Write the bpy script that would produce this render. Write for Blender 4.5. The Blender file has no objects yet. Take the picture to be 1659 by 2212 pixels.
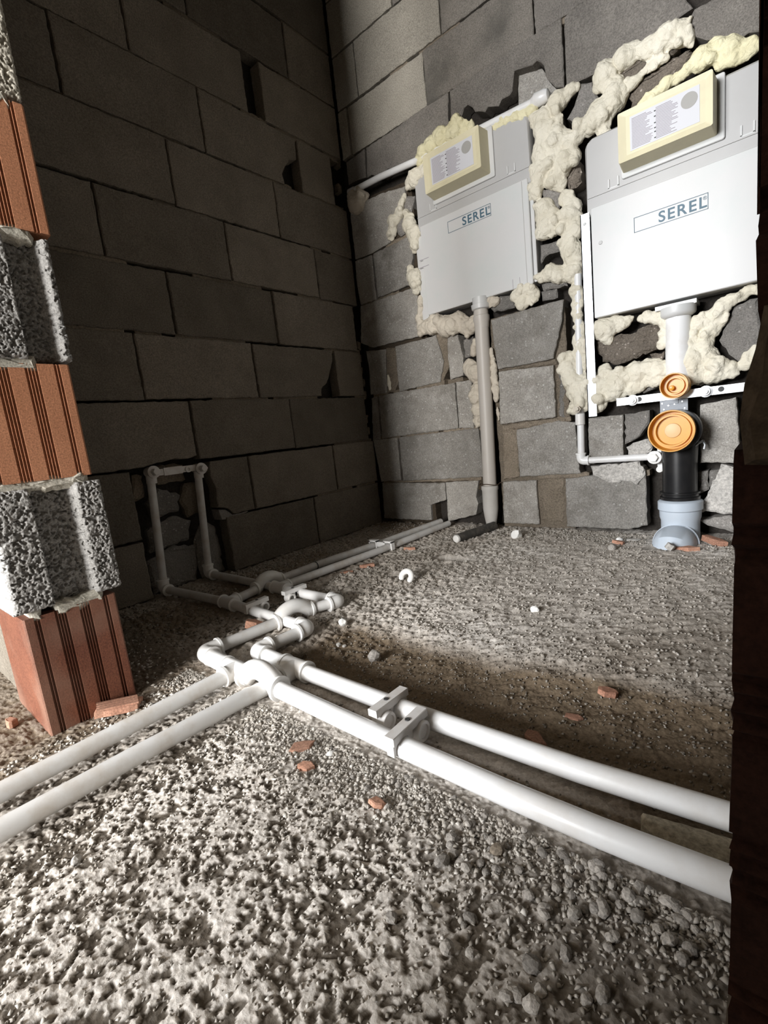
import bpy, bmesh, math, random
import numpy as np
from mathutils import Vector, Matrix

scene = bpy.context.scene
COL = scene.collection
random.seed(7)
RNG = np.random.default_rng(11)

# ------------------------------------------------------------------ camera
cam_data = bpy.data.cameras.new('camera')
cam_data.sensor_fit = 'HORIZONTAL'
cam_data.sensor_width = 36.0
cam_data.lens = 36.0 * 1015.83 / 1659.0
cam_data.clip_start = 0.01
cam = bpy.data.objects.new('camera', cam_data)
COL.objects.link(cam)
YAW, PITCH, ROLL = -0.7123143, -0.1625301, -0.1136150
fw = Vector((math.sin(YAW) * math.cos(PITCH), math.cos(YAW) * math.cos(PITCH), math.sin(PITCH)))
rt = Vector((math.cos(YAW), -math.sin(YAW), 0.0))
up = rt.cross(fw)
r2 = math.cos(ROLL) * rt + math.sin(ROLL) * up
u2 = -math.sin(ROLL) * rt + math.cos(ROLL) * up
cm = Matrix(((r2.x, u2.x, -fw.x, 1.479), (r2.y, u2.y, -fw.y, -1.703), (r2.z, u2.z, -fw.z, 0.419), (0, 0, 0, 1)))
cam.matrix_world = cm
scene.camera = cam

# ------------------------------------------------------------------ light and exposure
world = bpy.data.worlds.new('daylight')
scene.world = world
world.use_nodes = True
wbg = world.node_tree.nodes['Background']
wbg.inputs[0].default_value = (0.80, 0.88, 1.0, 1)
wbg.inputs[1].default_value = 0.9


def area_light(name, loc, sx, sz, power, color, rot=(math.radians(90), 0, 0)):
    d = bpy.data.lights.new(name, 'AREA')
    d.shape = 'RECTANGLE'
    d.size, d.size_y = sx, sz
    d.energy = power
    d.color = color
    o = bpy.data.objects.new(name, d)
    o.location = loc
    o.rotation_euler = rot
    COL.objects.link(o)
    return o


# daylight coming in by the two tall openings of the room behind the doorway (the lights fill the openings)
area_light('daylight_wide_opening', (-0.15, -5.28, 1.40), 1.6, 1.4, 205.0, (0.97, 0.985, 1.0))
area_light('daylight_side_opening', (1.55, -5.28, 1.05), 0.8, 1.5, 150.0, (1.0, 0.98, 0.95))

scene.view_settings.view_transform = 'Standard'
scene.view_settings.look = 'None'
scene.view_settings.gamma = 1.0
scene.view_settings.use_curve_mapping = False
scene.view_settings.exposure = 1.0
scene.cycles.max_bounces = 8
scene.cycles.diffuse_bounces = 5

# ------------------------------------------------------------------ materials
def new_mat(name):
    m = bpy.data.materials.new(name)
    m.use_nodes = True
    nt = m.node_tree
    b = nt.nodes['Principled BSDF']
    return m, nt, b


def nd(nt, typ, **kw):
    n = nt.nodes.new(typ)
    for k, v in kw.items():
        if k.startswith('i_'):
            n.inputs[k[2:].replace('_', ' ')].default_value = v
        else:
            setattr(n, k, v)
    return n


def ramp(nt, fac, stops):
    r = nt.nodes.new('ShaderNodeValToRGB')
    els = r.color_ramp.elements
    while len(els) < len(stops):
        els.new(0.5)
    for e, (p, c) in zip(els, stops):
        e.position = p
        e.color = (c[0], c[1], c[2], 1) if not isinstance(c, float) else (c, c, c, 1)
    nt.links.new(fac, r.inputs[0])
    return r


def mix(nt, a, b, fac, mode='MIX'):
    m = nt.nodes.new('ShaderNodeMix')
    m.data_type = 'RGBA'
    m.blend_type = mode
    for v, s in ((fac, m.inputs[0]), (a, m.inputs[6]), (b, m.inputs[7])):
        if isinstance(v, (float, int)):
            s.default_value = v
        elif isinstance(v, tuple):
            s.default_value = (v[0], v[1], v[2], 1)
        else:
            nt.links.new(v, s)
    return m.outputs[2]


def mineral(name, c0, c1, speck=None, grain=260.0, bump=0.35, big=9.0, pits=0.0, rand=0.25, rough=0.95, stain=None, dist=0.002, scuff=None):
    """grainy concrete / clay / mortar: two tones in patches, light grains, fine relief"""
    m, nt, b = new_mat(name)
    pos = nd(nt, 'ShaderNodeNewGeometry').outputs['Position']
    L = nt.links.new
    n1 = nd(nt, 'ShaderNodeTexNoise', i_Scale=big, i_Detail=5.0, i_Roughness=0.6)
    L(pos, n1.inputs['Vector'])
    base = ramp(nt, n1.outputs['Fac'], [(0.3, c0), (0.7, c1)]).outputs[0]
    n2 = nd(nt, 'ShaderNodeTexNoise', i_Scale=grain, i_Detail=3.0, i_Roughness=0.7)
    L(pos, n2.inputs['Vector'])
    g = ramp(nt, n2.outputs['Fac'], [(0.3, 0.55), (0.7, 1.25)]).outputs[0]
    col = mix(nt, base, g, 1.0, 'MULTIPLY')
    vo = nd(nt, 'ShaderNodeTexVoronoi', i_Scale=grain * 0.42, i_Randomness=1.0)
    L(pos, vo.inputs['Vector'])
    if speck:
        sep = nd(nt, 'ShaderNodeSeparateColor')
        L(vo.outputs['Color'], sep.inputs[0])
        pick = ramp(nt, sep.outputs[0], [(0.90, 0.0), (0.93, 1.0)]).outputs[0]
        near = ramp(nt, vo.outputs['Distance'], [(0.25, 1.0), (0.42, 0.0)]).outputs[0]
        f = mix(nt, pick, near, 1.0, 'MULTIPLY')
        col = mix(nt, col, speck, f)
    if stain:
        n3 = nd(nt, 'ShaderNodeTexNoise', i_Scale=5.5, i_Detail=4.0)
        L(pos, n3.inputs['Vector'])
        f = ramp(nt, n3.outputs['Fac'], [(0.48, 0.0), (0.68, 0.75)]).outputs[0]
        col = mix(nt, col, stain, f)
    if scuff:
        n4 = nd(nt, 'ShaderNodeTexNoise', i_Scale=16.0, i_Detail=7.0, i_Roughness=0.72)
        L(pos, n4.inputs['Vector'])
        f = ramp(nt, n4.outputs['Fac'], [(0.50, 0.0), (0.68, 0.65)]).outputs[0]
        col = mix(nt, col, mix(nt, scuff, g, 0.7, 'MULTIPLY'), f)
        n5 = nd(nt, 'ShaderNodeTexNoise', i_Scale=8.0, i_Detail=6.0, i_Roughness=0.65)
        L(pos, n5.inputs['Vector'])
        f = ramp(nt, n5.outputs['Fac'], [(0.30, 0.55), (0.46, 0.0)]).outputs[0]
        col = mix(nt, col, (0.13, 0.115, 0.095), f)
    if rand:
        oi = nd(nt, 'ShaderNodeObjectInfo')
        rr = ramp(nt, oi.outputs['Random'], [(0.0, 1.0 - rand), (1.0, 1.0 + rand * 0.6)]).outputs[0]
        col = mix(nt, col, rr, 1.0, 'MULTIPLY')
    L(col, b.inputs['Base Color'])
    b.inputs['Roughness'].default_value = rough
    b.inputs['Specular IOR Level'].default_value = 0.2
    hgt = n2.outputs['Fac']
    if pits:
        vp = nd(nt, 'ShaderNodeTexVoronoi', i_Scale=grain * 0.3, i_Randomness=1.0)
        L(pos, vp.inputs['Vector'])
        pr = ramp(nt, vp.outputs['Distance'], [(0.05, 0.0), (0.45, 1.0)]).outputs[0]
        hgt = mix(nt, n2.outputs['Fac'], pr, pits)
    bp = nd(nt, 'ShaderNodeBump', i_Strength=bump, i_Distance=dist)
    L(hgt, bp.inputs['Height'])
    L(bp.outputs[0], b.inputs['Normal'])
    return m


def plastic(name, col, rough=0.35, dirt=None, dirt_amt=0.4, spec=0.5, metal=0.0, sub=0.0, dscale=25.0, bump=0.0):
    m, nt, b = new_mat(name)
    b.inputs['Roughness'].default_value = rough
    b.inputs['Metallic'].default_value = metal
    b.inputs['Specular IOR Level'].default_value = spec
    pos = nd(nt, 'ShaderNodeNewGeometry').outputs['Position']
    c = col
    n = nd(nt, 'ShaderNodeTexNoise', i_Scale=dscale, i_Detail=6.0, i_Roughness=0.65)
    nt.links.new(pos, n.inputs['Vector'])
    if dirt:
        f = ramp(nt, n.outputs['Fac'], [(0.45, 0.0), (0.75, dirt_amt)]).outputs[0]
        c = mix(nt, col, dirt, f)
        nt.links.new(c, b.inputs['Base Color'])
    else:
        b.inputs['Base Color'].default_value = (col[0], col[1], col[2], 1)
    if sub:
        b.inputs['Subsurface Weight'].default_value = sub
        b.inputs['Subsurface Radius'].default_value = (0.02, 0.01, 0.004)
        b.inputs['Subsurface Scale'].default_value = 0.5
    if bump:
        bp = nd(nt, 'ShaderNodeBump', i_Strength=bump, i_Distance=0.002)
        nt.links.new(n.outputs['Fac'], bp.inputs['Height'])
        nt.links.new(bp.outputs[0], b.inputs['Normal'])
    return m


M = {}
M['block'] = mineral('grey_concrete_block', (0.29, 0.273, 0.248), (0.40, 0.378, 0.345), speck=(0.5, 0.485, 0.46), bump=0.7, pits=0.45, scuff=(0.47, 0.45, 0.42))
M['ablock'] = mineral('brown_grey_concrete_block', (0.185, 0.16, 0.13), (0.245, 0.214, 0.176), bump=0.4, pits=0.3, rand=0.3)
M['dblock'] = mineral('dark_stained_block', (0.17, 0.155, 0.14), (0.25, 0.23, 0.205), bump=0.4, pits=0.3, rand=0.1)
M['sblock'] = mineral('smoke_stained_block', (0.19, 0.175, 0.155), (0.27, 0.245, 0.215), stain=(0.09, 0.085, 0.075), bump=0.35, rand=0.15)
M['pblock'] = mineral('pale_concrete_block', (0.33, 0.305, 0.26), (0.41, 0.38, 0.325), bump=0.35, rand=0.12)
M['chunk'] = mineral('broken_concrete', (0.2, 0.19, 0.175), (0.3, 0.28, 0.26), speck=(0.4, 0.38, 0.355), grain=300.0, bump=0.9, pits=0.5)
M['rough'] = mineral('aggregate_face', (0.15, 0.125, 0.1), (0.24, 0.205, 0.17), speck=(0.42, 0.37, 0.32), grain=290.0, bump=1.0, pits=0.7, dist=0.004)
M['mortar'] = mineral('brown_mortar', (0.2, 0.165, 0.125), (0.27, 0.225, 0.175), grain=220.0, bump=0.6, pits=0.3)
M['plaster'] = mineral('light_mortar', (0.5, 0.48, 0.45), (0.6, 0.57, 0.53), grain=150.0, bump=0.4, rand=0.1)
M['backing'] = mineral('wall_core', (0.035, 0.03, 0.026), (0.055, 0.048, 0.042), grain=150.0, bump=0.6)  # near black, paints the deep shade inside gaps and cavities
M['shell'] = mineral('plain_masonry', (0.19, 0.165, 0.132), (0.25, 0.22, 0.18), bump=0.4)
M['popcorn'] = mineral('lightweight_aggregate_block', (0.33, 0.325, 0.315), (0.42, 0.41, 0.395), grain=330.0, bump=1.0, pits=0.5, rand=0.12, dist=0.004)
M['popcorn_pale'] = mineral('pale_lightweight_block', (0.44, 0.42, 0.36), (0.53, 0.5, 0.43), grain=330.0, bump=0.6, pits=0.5, rand=0.1)
M['clay'] = mineral('orange_clay', (0.46, 0.205, 0.11), (0.56, 0.26, 0.145), grain=420.0, bump=0.15, rand=0.12, rough=0.75)
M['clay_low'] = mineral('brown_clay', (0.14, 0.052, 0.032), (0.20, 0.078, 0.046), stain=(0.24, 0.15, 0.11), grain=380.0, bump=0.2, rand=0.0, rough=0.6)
M['clay_dark'] = mineral('shaded_clay', (0.03, 0.013, 0.010), (0.042, 0.018, 0.013), grain=300.0, bump=0.4, rand=0.1)  # shade on the right jamb put into the clay colour
M['mortar_dark'] = mineral('dark_mortar', (0.07, 0.055, 0.04), (0.09, 0.07, 0.05), grain=200.0, bump=0.6, rand=0.1)
M['shard'] = mineral('clay_shard', (0.40, 0.20, 0.135), (0.52, 0.30, 0.21), grain=300.0, bump=0.25, rand=0.3)
M['stone'] = mineral('pebble', (0.3, 0.275, 0.245), (0.47, 0.435, 0.395), grain=300.0, bump=0.4, rand=0.35)
M['white_pipe'] = plastic('white_pipe_plastic', (0.80, 0.80, 0.80), 0.32, (0.5, 0.42, 0.33), 0.35, dscale=14.0)
M['grey_white_pipe'] = plastic('dusty_white_pipe', (0.66, 0.655, 0.645), 0.45, (0.42, 0.35, 0.27), 0.7, dscale=18.0)
M['fitting'] = plastic('white_fitting_plastic', (0.82, 0.82, 0.81), 0.3, (0.55, 0.46, 0.36), 0.35, dscale=16.0)
M['clip'] = plastic('dusty_clip_plastic', (0.7, 0.68, 0.66), 0.45, (0.45, 0.37, 0.3), 0.5, dscale=40.0)
M['cistern_white'] = plastic('white_board', (0.61, 0.605, 0.60), 0.4, (0.50, 0.58, 0.56), 0.35, dscale=9.0)
M['cistern_grey'] = plastic('grey_plastic', (0.46, 0.455, 0.45), 0.4, (0.39, 0.38, 0.365), 0.3, dscale=10.0)
M['box_cream'] = plastic('cream_foam_cover', (0.70, 0.64, 0.44), 0.5, (0.6, 0.54, 0.38), 0.4, dscale=30.0)
M['label_sheet'] = plastic('label_sheet', (0.62, 0.62, 0.65), 0.55)
M['print_grey'] = plastic('grey_print', (0.33, 0.3, 0.34), 0.6)
M['print_black'] = plastic('black_print', (0.03, 0.03, 0.03), 0.6)
M['print_blue'] = plastic('blue_grey_print', (0.055, 0.12, 0.17), 0.5)
M['hole_grey'] = plastic('shaded_recess', (0.36, 0.35, 0.33), 0.6)
M['steel'] = plastic('galvanised_steel', (0.78, 0.82, 0.86), 0.3, (0.6, 0.64, 0.68), 0.4, metal=0.75, dscale=30.0)
M['rail_white'] = plastic('bright_zinc', (0.86, 0.88, 0.9), 0.35, metal=0.35)
M['zinc'] = plastic('zinc_bracket', (0.24, 0.255, 0.28), 0.5, metal=0.1, bump=0.2, dscale=160.0)
M['orange'] = plastic('orange_plastic', (0.66, 0.305, 0.02), 0.35, sub=0.15)
M['orange_pale'] = plastic('pale_orange_plastic', (0.72, 0.5, 0.26), 0.5)
M['black_plastic'] = plastic('black_plastic', (0.012, 0.012, 0.013), 0.28, (0.1, 0.09, 0.08), 0.12)
M['black_pipe'] = plastic('dusty_black_pipe', (0.05, 0.047, 0.043), 0.6, (0.22, 0.19, 0.16), 0.6, dscale=60.0)
M['blue_grey'] = plastic('blue_grey_pvc', (0.50, 0.56, 0.63), 0.4, (0.5, 0.5, 0.5), 0.4, dscale=12.0)
M['drain_grey'] = plastic('warm_grey_pvc', (0.54, 0.505, 0.465), 0.45, (0.5, 0.45, 0.39), 0.4, dscale=12.0)
M['drain_light'] = plastic('light_grey_pvc', (0.58, 0.56, 0.53), 0.5, (0.45, 0.42, 0.38), 0.4, dscale=20.0)
M['wire'] = plastic('rusty_wire', (0.1, 0.07, 0.05), 0.6, metal=0.5)
M['tape'] = plastic('dark_tape', (0.05, 0.05, 0.05), 0.6)
M['scrap'] = plastic('white_scrap', (0.88, 0.87, 0.84), 0.5)


def foam_mat(name, c0, c1):
    m, nt, b = new_mat(name)
    pos = nd(nt, 'ShaderNodeNewGeometry').outputs['Position']
    n = nd(nt, 'ShaderNodeTexNoise', i_Scale=14.0, i_Detail=5.0)
    nt.links.new(pos, n.inputs['Vector'])
    c = ramp(nt, n.outputs['Fac'], [(0.35, c0), (0.65, c1)]).outputs[0]
    nt.links.new(c, b.inputs['Base Color'])
    b.inputs['Roughness'].default_value = 0.6
    b.inputs['Specular IOR Level'].default_value = 0.3
    n2 = nd(nt, 'ShaderNodeTexNoise', i_Scale=70.0, i_Detail=4.0, i_Distortion=0.6)
    nt.links.new(pos, n2.inputs['Vector'])
    bp = nd(nt, 'ShaderNodeBump', i_Strength=0.75, i_Distance=0.007)
    nt.links.new(n2.outputs['Fac'], bp.inputs['Height'])
    nt.links.new(bp.outputs[0], b.inputs['Normal'])
    return m


M['foam'] = foam_mat('cream_foam', (0.68, 0.63, 0.51), (0.77, 0.725, 0.61))
M['foam_yellow'] = foam_mat('yellow_foam', (0.72, 0.66, 0.42), (0.8, 0.75, 0.52))
M['foam_beige'] = foam_mat('beige_foam', (0.55, 0.49, 0.41), (0.66, 0.6, 0.5))


def floor_mat():
    m, nt, b = new_mat('rough_cement_floor')
    L = nt.links.new
    pos = nd(nt, 'ShaderNodeNewGeometry').outputs['Position']
    at = nd(nt, 'ShaderNodeAttribute', attribute_name='crust')
    soil = nd(nt, 'ShaderNodeAttribute', attribute_name='soil')
    n1 = nd(nt, 'ShaderNodeTexNoise', i_Scale=240.0, i_Detail=4.0, i_Roughness=0.7)
    L(pos, n1.inputs['Vector'])
    n2 = nd(nt, 'ShaderNodeTexNoise', i_Scale=12.0, i_Detail=4.0)
    L(pos, n2.inputs['Vector'])
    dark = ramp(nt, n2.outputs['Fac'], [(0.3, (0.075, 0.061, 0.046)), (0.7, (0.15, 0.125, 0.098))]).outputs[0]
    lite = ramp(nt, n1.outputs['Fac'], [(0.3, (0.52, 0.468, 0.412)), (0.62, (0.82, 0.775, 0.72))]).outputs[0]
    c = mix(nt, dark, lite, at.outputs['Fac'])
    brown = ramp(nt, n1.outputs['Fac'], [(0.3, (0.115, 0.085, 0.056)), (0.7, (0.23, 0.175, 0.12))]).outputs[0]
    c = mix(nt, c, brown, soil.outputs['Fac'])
    L(c, b.inputs['Base Color'])
    b.inputs['Roughness'].default_value = 0.95
    b.inputs['Specular IOR Level'].default_value = 0.15
    vo = nd(nt, 'ShaderNodeTexVoronoi', i_Scale=230.0)
    L(pos, vo.inputs['Vector'])
    h = mix(nt, n1.outputs['Fac'], vo.outputs['Distance'], 0.5)
    bp = nd(nt, 'ShaderNodeBump', i_Strength=0.6, i_Distance=0.002)
    L(h, bp.inputs['Height'])
    L(bp.outputs[0], b.inputs['Normal'])
    return m


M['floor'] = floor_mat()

# ------------------------------------------------------------------ mesh helpers
def root_offset(p):
    v = Vector((0, 0, 0))
    while p is not None:
        v += p.location
        p = p.parent
    return v


def make(name, geo, mat, parent=None, smooth=False, anchor=None):
    """one mesh object from geo = (verts, faces) given in world coordinates"""
    V, Fc = geo
    V = np.asarray(V, float)
    off = np.array(root_offset(parent))
    loc = np.zeros(3)
    if parent is None:
        a = anchor if anchor is not None else ((V[:, 0].min() + V[:, 0].max()) / 2, (V[:, 1].min() + V[:, 1].max()) / 2, V[:, 2].min())
        loc = np.array(a, float)
    me = bpy.data.meshes.new(name)
    me.from_pydata((V - off - loc).tolist(), [], [list(map(int, f)) for f in Fc])
    me.materials.append(mat)
    if smooth:
        me.polygons.foreach_set('use_smooth', [True] * len(me.polygons))
        if smooth != 'all':
            try:
                me.set_sharp_from_angle(angle=math.radians(38))
            except Exception:
                pass
    me.update()
    o = bpy.data.objects.new(name, me)
    o.location = loc
    COL.objects.link(o)
    if parent is not None:
        o.parent = parent
    return o


def tag(o, label, cat, group=None):
    o['label'] = label
    o['category'] = cat
    if group:
        o['group'] = group
    return o


def thing(name, label, cat, loc, group=None):
    o = bpy.data.objects.new(name, None)
    o.empty_display_size = 0.05
    o.location = loc
    COL.objects.link(o)
    return tag(o, label, cat, group)


def struct(o):
    o['kind'] = 'structure'
    return o


def join(*gs):
    V, Fc = [], []
    for v, f in gs:
        n = len(V)
        V.extend([tuple(p) for p in v])
        Fc.extend([[i + n for i in q] for q in f])
    return V, Fc


def box(x0, x1, y0, y1, z0, z1):
    V = [(x, y, z) for x in (x0, x1) for y in (y0, y1) for z in (z0, z1)]
    return V, [(0, 1, 3, 2), (4, 6, 7, 5), (0, 4, 5, 1), (2, 3, 7, 6), (0, 2, 6, 4), (1, 5, 7, 3)]


def frame_for(d):
    d = Vector(d).normalized()
    h = Vector((0, 0, 1)) if abs(d.z) < 0.9 else Vector((1, 0, 0))
    a = d.cross(h).normalized()
    return d, a, d.cross(a).normalized()


def tube(path, rad, seg=20, cap=True):
    P = [Vector(p) for p in path]
    R = rad if isinstance(rad, (list, tuple)) else [rad] * len(P)
    V, Fc = [], []
    d, a, b = frame_for(P[1] - P[0])
    for i, p in enumerate(P):
        t = (P[min(i + 1, len(P) - 1)] - P[max(i - 1, 0)]).normalized()
        a = (a - t * a.dot(t)).normalized()
        b = t.cross(a)
        for k in range(seg):
            an = 2 * math.pi * k / seg
            V.append(tuple(p + (a * math.cos(an) + b * math.sin(an)) * R[i]))
    for i in range(len(P) - 1):
        for k in range(seg):
            k2 = (k + 1) % seg
            Fc.append((i * seg + k, i * seg + k2, (i + 1) * seg + k2, (i + 1) * seg + k))
    if cap:
        Fc.append(tuple(range(seg))[::-1])
        Fc.append(tuple((len(P) - 1) * seg + k for k in range(seg)))
    return V, Fc


def lathe(o, d, prof, seg=28, cap=True):
    """profile of (distance along d, radius) about the axis through o"""
    o = Vector(o)
    d, a, b = frame_for(d)
    V, Fc = [], []
    for (s, r) in prof:
        for k in range(seg):
            an = 2 * math.pi * k / seg
            V.append(tuple(o + d * s + (a * math.cos(an) + b * math.sin(an)) * r))
    n = len(prof)
    for i in range(n - 1):
        for k in range(seg):
            k2 = (k + 1) % seg
            Fc.append((i * seg + k, i * seg + k2, (i + 1) * seg + k2, (i + 1) * seg + k))
    if cap:
        Fc.append(tuple(range(seg))[::-1])
        Fc.append(tuple((n - 1) * seg + k for k in range(seg)))
    return V, Fc


def ring(o, d, r_out, r_in, s0, s1, seg=28):
    return lathe(o, d, [(s0, r_in), (s0, r_out), (s1, r_out), (s1, r_in), (s0, r_in)], seg, cap=False)


def area2(P):
    return sum(P[i][0] * P[(i + 1) % len(P)][1] - P[(i + 1) % len(P)][0] * P[i][1] for i in range(len(P)))


def slab(poly, to3, depth, bev=0.003, step=0.013, jit=0.0017, rng=None, bulge=0.0):
    """a piece with a ragged outline: poly in wall coordinates (u, v); to3(u, v, d) -> xyz, d = depth behind the face"""
    rng = rng or random
    if area2(poly) < 0:
        poly = poly[::-1]
    P = []
    n = len(poly)
    for i in range(n):
        a, b = poly[i], poly[(i + 1) % n]
        L = math.hypot(b[0] - a[0], b[1] - a[1])
        m = max(1, int(L / step))
        for k in range(m):
            t = k / m
            j = jit if k else jit * 0.7
            P.append((a[0] + (b[0] - a[0]) * t + rng.uniform(-j, j), a[1] + (b[1] - a[1]) * t + rng.uniform(-j, j)))
    n = len(P)
    V = []
    ins = []
    for i in range(n):
        a, b, c = P[i - 1], P[i], P[(i + 1) % n]
        tx, ty = c[0] - a[0], c[1] - a[1]
        l = math.hypot(tx, ty) or 1.0
        w = bev * rng.uniform(0.5, 1.5)
        ins.append((b[0] - ty / l * w, b[1] + tx / l * w))
    for p in ins:
        V.append(to3(p[0], p[1], 0.0 + rng.uniform(0, jit)))
    for p in P:
        V.append(to3(p[0], p[1], bev))
    for p in P:
        V.append(to3(p[0], p[1], depth))
    Fc = [tuple(range(n))]
    for r in (0, 1):
        for i in range(n):
            j = (i + 1) % n
            Fc.append((r * n + i, (r + 1) * n + i, (r + 1) * n + j, r * n + j))
    # orient: front face should look along -depth
    v0 = Vector(to3(0, 0, 0)) - Vector(to3(0, 0, 1))
    nrm = Vector((0, 0, 0))
    f = Fc[0]
    for i in range(len(f)):
        p, q = Vector(V[f[i]]), Vector(V[f[(i + 1) % len(f)]])
        nrm += Vector(((p.y - q.y) * (p.z + q.z), (p.z - q.z) * (p.x + q.x), (p.x - q.x) * (p.y + q.y)))
    if nrm.dot(v0) < 0:
        Fc = [tuple(reversed(q)) for q in Fc]
    return V, Fc


def rect(u0, u1, v0, v1):
    return [(u0, v0), (u1, v0), (u1, v1), (u0, v1)]


def on_back(y0):
    return lambda u, v, d: (u, y0 + d, v)


def on_left(x0):
    return lambda u, v, d: (x0 - d, u, v)


# ---- lattice noise on numpy arrays
def _h(ix, iy, s):
    n = (ix.astype(np.int64) * 374761393 + iy.astype(np.int64) * 668265263 + s * 1442695041) & 0x7fffffff
    n = ((n ^ (n >> 13)) * 1274126177) & 0x7fffffff
    n = ((n ^ (n >> 15)) * 2246822519) & 0x7fffffff
    return ((n ^ (n >> 16)) & 0xffffff) / float(0xffffff)


def vnoise(x, y, cell, s=0):
    x, y = x / cell, y / cell
    ix, iy = np.floor(x), np.floor(y)
    fx, fy = x - ix, y - iy
    fx, fy = fx * fx * (3 - 2 * fx), fy * fy * (3 - 2 * fy)
    a, b = _h(ix, iy, s), _h(ix + 1, iy, s)
    c, d = _h(ix, iy + 1, s), _h(ix + 1, iy + 1, s)
    return (a + (b - a) * fx) * (1 - fy) + (c + (d - c) * fx) * fy


def fbm(x, y, cell, s=0, n=4):
    t, a, w = 0, 1.0, 0
    for k in range(n):
        t = t + a * vnoise(x, y, cell / 2 ** k, s + k * 17)
        w += a
        a *= 0.5
    return t / w


def lumps(x, y, cell, s=0, keep=1.0):
    """round grains: height 0..1 of domes scattered one per cell"""
    x, y = x / cell, y / cell
    ix, iy = np.floor(x), np.floor(y)
    best = np.zeros_like(x)
    for dx in (-1, 0, 1):
        for dy in (-1, 0, 1):
            cx, cy = ix + dx, iy + dy
            px, py = cx + _h(cx, cy, s), cy + _h(cx, cy, s + 1)
            r = 0.35 + 0.4 * _h(cx, cy, s + 2)
            on = _h(cx, cy, s + 3) < keep
            d = ((x - px) ** 2 + (y - py) ** 2) / (r * r)
            best = np.maximum(best, np.where(on, np.sqrt(np.clip(1 - d, 0, 1)) * r / 0.75, 0))
    return best


def sstep(a, b, x):
    t = np.clip((x - a) / (b - a), 0, 1)
    return t * t * (3 - 2 * t)


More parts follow.
